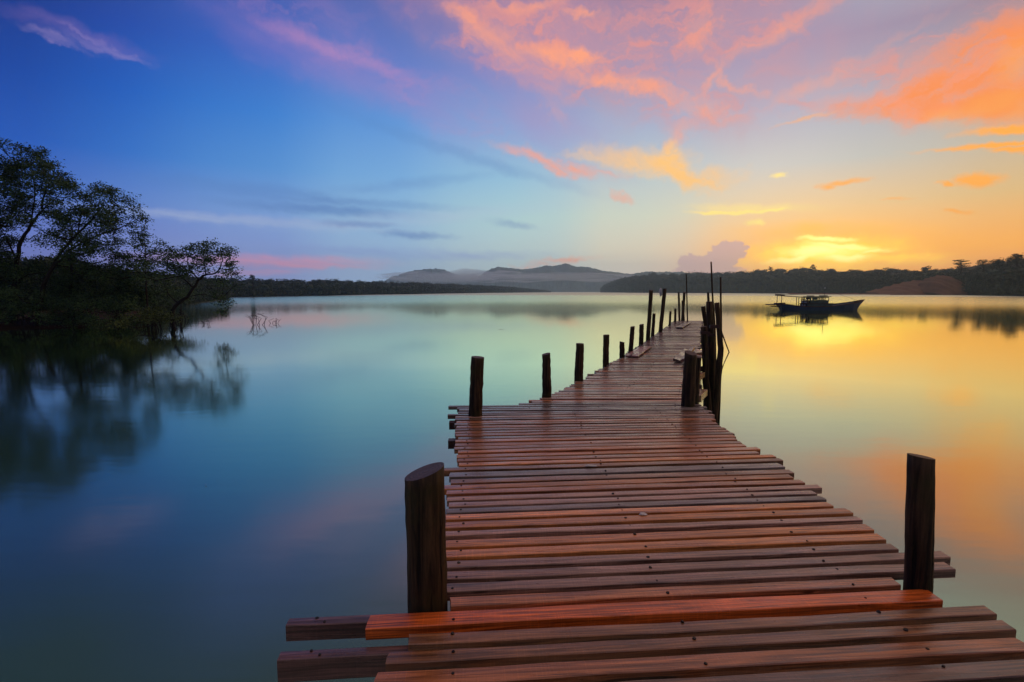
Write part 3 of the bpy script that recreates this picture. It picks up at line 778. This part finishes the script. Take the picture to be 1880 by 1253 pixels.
# battens tying the cluster to the deck
for (x0, y0, x1, y1, Y, w) in ((1286,611,1303,612,9.75,.05),(1303,600,1320,600,9.6,.06),(1300,616,1312,615,9.75,.04)):
    a, b_ = aty(x0, y0, Y), aty(x1, y1, Y); mb = MB(); L = (b_ - a).length
    mb.box((L / 2, 0, 0), (L, .04, w)); o = mb.build('batten', M_beam, pier); o.location = a
    o.rotation_euler = (0, -math.atan2(b_.z - a.z, L), 0)
# pilings and braces seen under the deck at the bend
for k, (side, y) in enumerate(((1, 6.6), (1, 7.3), (1, 8.4), (1, 9.9), (0, 6.6), (2, 5.85), (2, 3.6), (3, 3.2), (1, 13.3), (1, 17), (1, 20.6), (0, 9.4), (0, 12.5), (0, 16.5), (0, 20.5))):
    x = (edge_x(E2L, y) + .25, edge_x(E2R, y) - .12, edge_x(E1L, y) + .25, edge_x(E1R, y) - .25)[side]
    b_ = Vector((x, y, DZ - .06)); mb = post_mb(Vector((x, y, .6)), b_, .07, 10, (0, 0), .06, 80 + k, 1.)
    mb.v = [(v[0] - x, v[1] - y, v[2]) for v in mb.v]; o = mb.build('piling', [M_post, M_end], pier); o.location = (x, y, 0)

# ------------------------------------------------------------------ loose things on the deck
def board(name, p0, p1, w, th, c, label, cat='board', group=None, lift=.0, roll=0, endlift=0):
    a = onz(*p0, DZ + .01 + lift); b_ = onz(*p1, DZ + .01 + lift); L = (b_ - a).length
    mb = plank_mesh(L, w, th, prg, [], 6); o = mb.build(name, [M_deck, M_nail])
    o.location = (a + b_) / 2 + Vector((0, 0, th + endlift / 2))
    o.rotation_euler = (roll, -math.atan2(endlift, L), math.atan2(b_.y - a.y, b_.x - a.x)); o.color = (*c, 1)
    return tag(o, label, cat, group)
board('loose_plank', (1160,656), (1186,638), .26, .03, (.30,.12,.10), 'loose pinkish board lying lengthwise along the left edge of the deck')
board('loose_plank', (1247,603), (1262,594), .25, .04, (.12,.09,.08), 'small grey board lying askew near the far end of the deck')
g = 'broken boards heaped at the right edge of the deck'
board('broken_board', (1243,665), (1262,646), .14, .05, (.16,.10,.07), 'dark board end pointing left out of the heap', group=g, roll=.3)
board('broken_board', (1254,664), (1270,643), .12, .05, (.28,.14,.09), 'lighter brown board second from the left in the heap', group=g, lift=.05, roll=-.4)
board('broken_board', (1262,652), (1290,649), .14, .04, (.24,.17,.12), 'pale board lying across the top of the heap', group=g, lift=.10)
board('broken_board', (1281,668), (1284,645), .12, .04, (.36,.13,.08), 'short reddish board standing at the right side of the heap', group=g, lift=.06, roll=.2)
board('broken_board', (1273,702), (1288,692), .12, .09, (.30,.15,.08), 'brown block of wood below the deck edge behind the stout leaning post', group=g, lift=-.2)
board('broken_board', (1279,738), (1291,726), .13, .10, (.34,.20,.10), 'ochre block of wood low beside the foot of the stout leaning post', group=g, lift=-.3)
def sliver(px, py, L, label):
    c = onz(px, py, DZ + .006); mb = MB()
    vs = [(-L/2,0,0),(-L/4,-.012,.006),(L/4,-.014,.004),(L/2,.002,.001),(L/5,.013,.008),(-L/4,.011,.009)]
    mb.add(vs + [(v[0], v[1], v[2] - .004) for v in vs], [(0,1,2,3,4,5),(11,10,9,8,7,6)] + [(i,(i+1)%6+0,(i+1)%6+6,i+6) for i in range(6)])
    o = mb.build('bark_sliver', M_chip); o.location = c; tag(o, label, 'wood chip', 'pale chips on the planks')
M_chip = simple('pale_chip', lin((205,200,190)), .5, .2, 40)
sliver(1085, 856, .10, 'pale curled chip on the planks in the middle of the deck')
sliver(1181, 945, .055, 'smaller pale chip on the planks nearer the camera')
# small pale rag on the tall far post
mb = MB(); c = aty(1213, 529, onz(1212.5, 609, DZ).y)
mb.tube([(0, 0, 0), (-.01, 0, -.10), (.02, 0, -.24), (.0, 0, -.30)], [.02, .05, .04, .01], 8, wob=.3)
o = mb.build('rag', simple('rag_cloth', lin((190,190,190)), .9)); o.location = c; tag(o, 'small pale rag hanging beside the top of a tall far post', 'rag')

# ------------------------------------------------------------------ the boat
BY = waterd(569.8); bc = aty(1500, 569.8, BY); S = BY / F
boat = empty('fishing_boat', (bc.x, BY, 0), 'dark blue wooden fishing boat with a small cabin floating on the golden water', 'boat')
M_hull = simple('hull_paint', lin((26,58,92)), .5, .25, 1.5, .4)
M_cab = simple('cabin_paint', lin((74,90,84)), .6, .25, 2)
M_trim = simple('trim_paint', lin((70,40,34)), .6)
M_pale = simple('pale_paint', lin((190,200,205)), .6)
bx = lambda px: (px - 1500) * S; bz = lambda py: (569.8 - py) * S
# hull sections: x, keel half width, deck half width, deck z, bottom z
secs = [(1428,.05,.7,558.5,571),(1436,.5,1.05,559,577),(1455,.85,1.3,562,579),(1480,1.05,1.45,563.5,580),(1510,1.05,1.45,563,580),(1540,.8,1.3,559.5,580),(1560,.45,.95,556.5,579),(1573,.12,.55,554,577),(1585,.02,.10,551,566)]
mb = MB(); vs = []
for (x, kw, dw, dzp, bzp) in secs:
    zt, zb = bz(dzp), bz(bzp); X = bx(x); Xb = X - (0 if x < 1570 else (x - 1570) * S * .75) + (.5 if x == 1428 else 0)
    pr = [(-dw, zt), (-(dw * .55 + kw * .45), (zt + zb) * .5), (-kw, zb), (kw, zb), ((dw * .55 + kw * .45), (zt + zb) * .5), (dw, zt), (dw - .08, zt - .05) if dw > .2 else (dw*.5, zt-.02), (0, zt - .28 if dw > .3 else zt - .05), (-(dw - .08), zt - .05) if dw > .2 else (-dw*.5, zt-.02)]
    for (y, z) in pr:
        fz = (z - zb) / max(.01, zt - zb); vs.append((Xb + (X - Xb) * min(1, max(0, fz)), y, z))
K = 9; ns = len(secs)
mb.add(vs, [(i * K + j, (i + 1) * K + j, (i + 1) * K + (j + 1) % K, i * K + (j + 1) % K) for i in range(ns - 1) for j in range(K)] + [tuple(range(K)), tuple((ns - 1) * K + j for j in range(K))[::-1]], 0, False)
mb.build('hull', M_hull, boat)
mb = MB()
for s in (-1, 1):
    mb.tube([(bx(x), s * dw, bz(dzp) + .03) for (x, kw, dw, dzp, bzp) in secs], .055, 6)
mb.build('gunwale', M_trim, boat)
mb = MB(); mb.box((bx(1421), 0, bz(559.5)), (bx(1433) - bx(1410), 1.5, .12)); mb.box((bx(1427), 0, bz(557.5)), (.5, 1.1, .16)); mb.box((bx(1436), 0, bz(557.5)), (.45, .8, .22))
mb.box((bx(1423), 0, bz(562.5)), (.8, 1.1, .14)); mb.build('stern_platform', M_trim, boat)
mb = MB(); mb.box((bx(1497.5), 0, (bz(566) + bz(557.8)) / 2), (bx(1520) - bx(1475), 1.9, bz(557.8) - bz(566))); lc = mb.build('lower_cabin', M_cab, boat)
mb = MB(); mb.box((bx(1497.5), 0, bz(557.6) + .02), (bx(1521) - bx(1474), 2.05, .05)); mb.build('cabin_deck', M_trim, boat)
# wheelhouse: posts, wall panels with window openings
zb, zt = bz(557.2), bz(545.5); x0, x1 = bx(1481), bx(1514.5); zm = zb + (zt - zb) * .5; 
mb = MB()
for s in (-1, 1):
    mb.box(((x0 + x1) / 2, s * .72, (zb + zm) / 2), (x1 - x0, .05, zm - zb)); mb.box(((x0 + x1) / 2, s * .72, zt - .06), (x1 - x0, .05, .12))
    for f in (0, .16, .36, .52, .60, .72, .80, 1): mb.box((x0 + (x1 - x0) * f, s * .722, (zm + zt) / 2 - .06), (.09, .056, zt - zm - .12))
    mb.box((x0 + (x1 - x0) * .23, s * .722, (zm + zt) / 2), (.7, .04, zt - zm - .14))
for xx in (x0, x1): mb.box((xx, 0, (zb + zm) / 2), (.05, 1.4, zm - zb)); mb.box((xx, 0, zt - .06), (.05, 1.4, .12))
mb.build('wheelhouse', M_cab, boat)
mb = MB(); mb.box((bx(1477), 0, bz(554.5)), (.45, .9, .32)); mb.box((bx(1473), -.2, bz(561)), (.5, .5, .25)); mb.build('crate', M_pale, boat)
mb = MB(); mb.tube([(bx(1520), -.5, bz(557)), (bx(1545), -.3, bz(557.5)), (bx(1575), 0, bz(553))], .02, 5); mb.tube([(bx(1512), 0, bz(531)), (bx(1545), 0, bz(543)), (bx(1578), 0, bz(553))], .016, 4); mb.build('rope', M_cab, boat)
mb = MB(); mb.box((bx(1498.5), 0, bz(544.6)), (bx(1518) - bx(1479), 1.75, .08)); mb.box((bx(1510), 0, bz(543.4)), (.9, .5, .12)); mb.box((bx(1488), .2, bz(543.6)), (.7, .6, .1)); mb.build('roof', M_cab, boat)
mb = MB(); a_, b_ = Vector((bx(1426), 0, bz(542.8))), Vector((bx(1480), 0, bz(546.6))); L = (b_ - a_).length
mb.box((a_ + b_) / 2, (L, 1.5, .07), Matrix.Rotation(math.atan2(-(b_.z - a_.z), L), 3, 'Y'))
for q in (.0, .05, .1, .17): mb.box(a_.lerp(b_, q) + Vector((0, 0, .12)), (.22, .9, .14))
mb.build('awning', M_beam, boat)
mb = MB()
for s in (-.6, .6):
    mb.tube([(bx(1430), s, bz(543.3)), (bx(1430), s, bz(560))], .045, 6)
    for xx in (1466, 1470, 1477): mb.tube([(bx(xx), s, bz(546)), (bx(xx), s, bz(564))], .05, 6)
for y_ in (549.5, 553, 557): mb.tube([(bx(1465), -.6, bz(y_)), (bx(1481), -.6, bz(y_))], .045, 6)
mb.build('awning_frame', M_trim, boat)
mb = MB(); mb.tube([(bx(1512), 0, bz(545)), (bx(1512), 0, bz(530))], [.035, .025], 6); mb.tube([(bx(1509), 0, bz(534)), (bx(1515), 0, bz(534))], .02, 5)
mb.tube([(bx(1427), 0, bz(541.5)), (bx(1513), 0, bz(540.2))], .022, 5)
mb.build('mast', M_cab, boat)
mb = MB(); mb.tube([(bx(1512), 0, bz(530.2)), (bx(1512), 0, bz(529.3)), (bx(1512), 0, bz(528.4))], [.05, .10, .05], 8); mb.build('lamp', M_pale, boat)
mb = MB(); mb.tube([(bx(1568), .0, bz(555.5)), (bx(1568), 0, bz(552.5))], .12, 8); mb.tube([(bx(1577), 0, bz(553.5)), (bx(1577), 0, bz(551))], .08, 8); mb.box((bx(1572), 0, bz(554.5)), (.6, .5, .14)); mb.build('bow_bitt', M_trim, boat)
# mud shoals far out
for k, (x, y, w, lb) in enumerate(((1567,541,6,'low dark rock breaking the far water, left one behind the boat'),(1600,541,5,'low dark rock breaking the far water, right one near the sand shore'))):
    p = onz(x, y, 0); mb = MB(); ww = w / F * p.y
    mb.tube([(-ww,0,-.1),(-ww*.5,0,.15),(ww*.1,0,.3),(ww*.6,0,.12),(ww,0,-.1)], [.1,.5,.7,.5,.1], 8, wob=.3); o = mb.build('rock', M_mud); o.location = (p.x, p.y, 0); tag(o, lb, 'rock', 'rocks in the far water')

# ------------------------------------------------------------------ the mangroves on the left
def leaves(clumps, seed, size=.13, dens=1.):
    r = np.random.RandomState(seed); C = []
    for (c, rx, ry, rz) in clumps:
        nt = max(5, int((rx * (rx + rz) * 20 + 6) * dens))
        d = r.normal(size=(nt, 3)); d /= np.linalg.norm(d, axis=1)[:, None]
        q = np.array(c) + d * (r.uniform(0, 1, (nt, 1)) ** .45) * (rx, ry, rz)
        q[:, 2] += .25 * rz * r.normal(size=nt)
        k = 13
        C.append((q[:, None, :] + r.normal(size=(nt, k, 3)) * (.19, .19, .11)).reshape(-1, 3))
    C = np.concatenate(C); n = len(C)
    a = r.normal(size=(n, 3)) * (1, 1, .45); a /= np.linalg.norm(a, axis=1)[:, None]
    nrm = r.normal(size=(n, 3)) * .7 + (0, 0, .6)
    b_ = np.cross(nrm, a); b_ /= np.linalg.norm(b_, axis=1)[:, None] + 1e-6
    L = r.uniform(.6, 1.25, (n, 1)) * size
    v = np.stack([C - a * L * .5, C + b_ * L * .24, C + a * L * .5, C - b_ * L * .24], 1).reshape(-1, 3)
    return v, np.arange(n * 4).reshape(-1, 4)
def limb(mb, pts, r0, r1, rg, n=7):
    D = []
    for a, b_ in zip(pts[:-1], pts[1:]):
        for j in range(3): D.append(a.lerp(b_, j / 3) + Vector((rg.uniform(-1, 1), rg.uniform(-1, 1), rg.uniform(-1, 1))) * r0 * .35)
    D.append(pts[-1]); mb.tube(D, [r0 + (r1 - r0) * j / (len(D) - 1) for j in range(len(D))], n, rg=rg)
    return D
def mangrove(name, Y, limbs, clumps, label, seed, group='mangrove trees on the left bank', lm=None, extra=.9, size=.165, dens=1., roots=True, spread=1.3, cat='tree'):
    rg = random.Random(seed); base_ = aty(*limbs[0][0][0], Y); org = Vector((base_.x, Y, 0))
    root = empty(name, org, label, cat, group)
    tr = MB(); nodes = []
    for (pp, r0, r1) in limbs:
        dyv = 0 if not nodes else rg.uniform(-1, 1) * spread * .6
        n = len(pp); q = [aty(x, y, Y) + Vector((0, dyv * (j / max(1, n - 1)), 0)) for j, (x, y) in enumerate(pp)]
        if not nodes: q[0].z = -.4
        q = [p - org for p in q]; nodes += limb(tr, q, r0, r1, rg)
    CL = []
    for (x, y, rx, ry) in clumps:
        reps = 1 + (rg.random() < extra)
        for k in range(reps):
            YY = Y + rg.uniform(-1, 1) * spread * (1 if k == 0 else 1.8)
            c = aty(x, y, Y); c = Vector((c.x + (rg.uniform(-.6, .6) if k else 0), YY, c.z + (rg.uniform(-.55, .45) if k else 0))) - org
            s = Y / F; CL.append((tuple(c), rx * s * 1.05, rx * s * .85, max(.2, ry * s * 1.35)))
            near_ = min([p for p in nodes if p.z < c.z + .3] or nodes, key=lambda p: (p - c).length + max(0, p.z - c.z) * 2)
            mid = near_.lerp(c, .55) + Vector((rg.uniform(-.15, .15), rg.uniform(-.15, .15), -.12 * (c - near_).length))
            rr = .018 + .012 * (c - near_).length
            limb(tr, [near_, mid, c], min(rr, .06), .012, rg, 5)
            for _ in range(4):
                e_ = c + Vector((rg.uniform(-1, 1) * rx * s, rg.uniform(-1, 1) * rx * s * .7, rg.uniform(-.1, 1) * ry * s * .7))
                limb(tr, [c - Vector((0, 0, .05)), c.lerp(e_, .5) + Vector((0, 0, -.05)), e_], .014, .006, rg, 4)
    if roots:
        for k in range(7):
            a = rg.uniform(0, 6.28); rr = rg.uniform(.4, 1.0); zt = rg.uniform(.4, 1.1)
            limb(tr, [Vector((0, 0, zt)), Vector((math.cos(a) * rr * .7, math.sin(a) * rr * .7, zt * .7)), Vector((math.cos(a) * rr, math.sin(a) * rr, -.3))], .035, .02, rg, 5)
    tr.build('trunk', M_bark, root)
    v, f = leaves(CL, seed, size, dens)
    link('crown', npmesh('crown', v, f, lm or M_leaf), root)
G = 'mangrove trees on the left bank'
mangrove('mangrove_tree', 35.5, [([(320,606),(317,590),(316,573),(326,557),(344,545),(356,530),(365,514),(378,505)],.15,.07),
    ([(378,505),(393,503),(402,494),(406,478),(402,462)],.06,.02),([(365,514),(352,498),(346,480),(352,462)],.05,.02),([(356,530),(332,507),(312,493),(300,485)],.05,.02),([(378,505),(373,480),(368,458)],.04,.015),([(402,494),(424,497),(436,506)],.035,.015),([(344,545),(372,540),(398,550),(412,566)],.03,.012)],
    [(362,450,20,5),(398,450,17,4),(347,458,16,4),(383,460,15,4),(405,460,14,4),(418,470,13,6),(424,486,11,7),(350,470,20,5),(372,477,18,5),(395,478,10,4),(318,468,18,5),(300,480,16,6),(325,488,22,6),(350,490,18,5),(370,498,14,4),(410,500,16,5),(434,502,8,7),(338,502,16,4),(290,495,14,5),(305,505,16,4),
     (395,558,12,5),(414,571,9,4),(424,548,8,7),(430,525,8,7)], 'small leaning mangrove with a curved trunk and airy flat crown, farthest out over the water', 101, G, dens=.75, spread=.9)
mangrove('mangrove_tree', 38, [([(272,600),(270,560),(268,520),(268,480),(265,440)],.09,.02),([(268,510),(245,495),(225,475)],.04,.015),([(268,490),(285,478),(292,468)],.03,.012)],
    [(262,430,9,3),(266,441,14,4),(258,447,10,3),(276,455,15,5),(262,460,11,4),(291,464,8,3),(240,472,15,5),(222,468,14,5),(250,488,20,6),(213,483,16,6),(282,484,14,5),(230,498,18,6),(262,503,20,6),(200,470,14,5),(283,460,8,4),(205,497,16,6)], 'thin upright mangrove with a small tufted top between the curved tree and the big ones', 102, G)
mangrove('mangrove_tree', 37, [([(62,604),(76,540),(92,500),(112,462),(142,430),(170,402),(190,378)],.16,.04),([(92,500),(122,462),(152,442),(192,425),(222,414),(246,400)],.08,.02),([(142,430),(150,395),(160,360)],.05,.02),([(170,402),(205,390),(232,380)],.04,.015)],
    [(165,343,22,7),(190,350,16,6),(150,358,20,8),(215,362,18,6),(230,378,14,6),(175,368,28,9),(205,383,25,8),(246,396,11,5),(225,403,18,6),(195,404,24,8),(165,393,26,8),(140,383,22,8),(215,424,14,5),(180,424,25,6),(150,413,24,7),(236,414,8,7),(125,398,20,8),(100,408,20,7),(190,448,22,6),(160,443,20,6),(172,464,22,7),(135,455,18,6),(120,430,18,6),(195,470,20,6),(145,478,20,7),(110,475,18,7)],
    'broad mangrove with a rounded crown leaning right over the water', 103, G)
mangrove('mangrove_tree', 39, [([(128,602),(129,560),(131,500),(131,450),(133,420)],.12,.04)],[(110,440,18,6),(85,430,16,6),(140,432,18,6),(150,470,16,6),(115,492,22,8),(160,492,22,8),(185,490,22,8)], 'straight-trunked mangrove behind the broad leaning one', 104, G)
mangrove('mangrove_tree', 38, [([(20,604),(26,540),(31,480),(38,440),(56,414),(76,388),(84,350),(80,310)],.18,.03),([(31,480),(12,440),(-4,418)],.07,.02),([(38,440),(62,440),(88,428)],.05,.02),([(56,414),(60,360),(48,300)],.06,.02),([(76,388),(100,360),(116,330)],.04,.015),([(26,520),(60,505),(100,500)],.06,.02)],
    [(30,267,13,4),(50,275,14,5),(40,284,18,6),(65,285,14,5),(75,299,18,6),(50,304,20,7),(95,307,16,5),(116,314,11,5),(100,324,20,6),(70,320,22,8),(30,310,20,8),(5,300,14,10),(0,330,20,12),(40,334,26,8),(80,344,24,7),(115,335,14,7),(126,345,7,6),(60,360,26,7),(25,360,22,8),(95,365,20,6),(115,375,16,6),(5,382,20,7),(40,384,24,6),(75,380,20,6),(-10,410,20,8),(20,400,16,6),(0,440,18,7),(20,455,14,6),(-20,350,20,14),(-25,300,20,10)],
    'tallest mangrove at the left edge of the photo with a dark ragged crown', 105, G)
mangrove('mangrove_tree', 37, [([(-60,606),(-55,540),(-50,460),(-40,400),(-20,350)],.2,.05),([(-50,460),(-20,430),(10,415)],.07,.02)],
    [(x + rnd.uniform(-8, 8), y, 24, 10) for x in (-110, -80, -50, -22) for y in range(290, 470, 24)] + [(-6,350,14,8),(4,395,14,6),(-4,470,18,8),(8,500,18,8)], 'leafy mangrove cut by the left edge of the photo', 106, G)
# shrubs and undergrowth below the big trees
GS = 'dark mangrove shrubs below the big trees'
def shrub(px, py, w, h, Y, label, seed, lm=None, dens=1.4):
    rg = random.Random(seed); cl = []
    for k in range(int(6 + w * h / 160)):
        a = rg.uniform(0, 6.28); q = rg.uniform(0, 1) ** .5
        cl.append((px + math.cos(a) * q * w, py + math.sin(a) * q * h, rg.uniform(12, 20), rg.uniform(5, 9)))
    by = YH + CZ * F / Y
    mangrove('mangrove_shrub', Y, [([(px, by), (px + 3, py + h * .5), (px - 4, py)], .06, .02), ([(px + 3, py + h * .6), (px + w * .5, py)], .04, .012), ([(px + 3, py + h * .6), (px - w * .5, py)], .04, .012)], cl, label, seed, GS, lm, .7, .14, dens, True, 1.4, 'shrub')
shrub(278, 582, 20, 9, 34, 'small bright green shrub standing in the water left of the curved trunk', 201, M_leaf2, 1.)
shrub(20, 500, 55, 40, 38.5, 'large dark shrub filling the left edge under the tallest mangrove', 202)
shrub(95, 520, 55, 38, 40, 'dark shrub under the broad leaning mangrove', 203)
shrub(165, 525, 50, 32, 41, 'dark shrub below the middle of the mangrove crowns', 204)
shrub(225, 535, 40, 34, 39, 'dark shrub behind the thin upright mangrove', 205)
shrub(40, 560, 60, 28, 37, 'low dark bush over the mud at the left edge', 206)
shrub(135, 565, 55, 26, 38, 'low dark bush over the middle of the mud bank', 207)
shrub(215, 572, 40, 22, 37, 'low bush over the water just left of the bright shrub', 208)
shrub(270, 545, 26, 20, 40, 'thin dark bush behind the bright green shrub', 209)
shrub(-60, 540, 60, 50, 38, 'dark shrub cut off by the left edge', 210)
shrub(330, 548, 26, 14, 46, 'thin dark bush behind the curved trunk', 211, dens=.8)
# muddy bank
mb = MB(); n = 40; K = 6; vs = []
for k in range(K):
    for i in range(n):
        x = -700 + i * 24.5; x_, = (x,)
        d = float(np.interp(x, [-700, 0, 130, 200, 250], [28, 35.5, 37, 40, 44])); p = aty(x, YH, d + [0, .6, 2, 5, 10, 70][k] ** 1.0)
        z = [-.3, .12, .3, .45, .6, .8][k] + (rnd.uniform(-.06, .08) if k else 0)
        vs.append((p.x, p.y, z * (1 if x < 180 else max(.2, (255 - x) / 75))))
mb.add(vs, [(k * n + i, k * n + i + 1, (k + 1) * n + i + 1, (k + 1) * n + i) for k in range(K - 1) for i in range(n - 1)], 0, True)
tag(mb.build('mud_bank', M_mud), kind='structure')
# wood behind the mangroves
LBK = [(-900,44,430),(-200,48,455),(0,50,468),(100,54,472),(180,60,480),(235,68,492),(285,85,502),(330,110,507),(400,170,510)]
forest('mangrove_thicket', LBK, 3, 'dense dark mangrove thicket behind the big trees on the left', 'thicket', 9, 25, .08, spacing=.6)
for (x_, y_, L_, lb) in ((920, 605, .5, 'small pale leaf adrift on the water left of the far posts'), (378, 890, .03, 'tiny pale speck of leaf floating alone on the dark left water'), (1318, 742, .12, 'small dark leaf floating beside the foot of the pole cluster')):
    c = onz(x_, y_, .012); mb = MB(); mb.add([(-L_/2,0,0),(-L_/6,-L_/5,.004),(L_/4,-L_/6,.006),(L_/2,0,.01),(L_/5,L_/6,.005),(-L_/5,L_/5,.003)], [(0,1,2,3,4,5)])
    o = mb.build('floating_leaf', M_chip); o.location = c; tag(o, lb, 'leaf', 'leaves adrift on the water')
# drowned branches
def twigs(px, py, s, label, seed, m=6):
    rg = random.Random(seed); c = onz(px, py, 0); mb = MB(); k = c.y / F
    for _ in range(m):
        x0 = rg.uniform(-.5, .5) * s * k; a = [Vector((x0, 0, -.2)), Vector((x0 + rg.uniform(-.6, .6) * s * k, rg.uniform(-.2, .2), rg.uniform(.35, .9) * s * k)), Vector((x0 + rg.uniform(-1, 1) * s * k, rg.uniform(-.3, .3), rg.uniform(.3, 1.) * s * k))]
        limb(mb, a, .022, .010, rg, 5)
    o = mb.build('dead_branch', M_bark); o.location = c; tag(o, label, 'branch', 'dead branches in the water')
twigs(478, 597, 24, 'bare crossed dead branches sticking out of the water right of the curved mangrove', 1, 9)
twigs(503, 594, 11, 'small bare twigs just right of the crossed dead branches', 2, 5)
twigs(377, 596, 8, 'tiny twig tuft in the water below the curved mangrove crown', 3, 5)
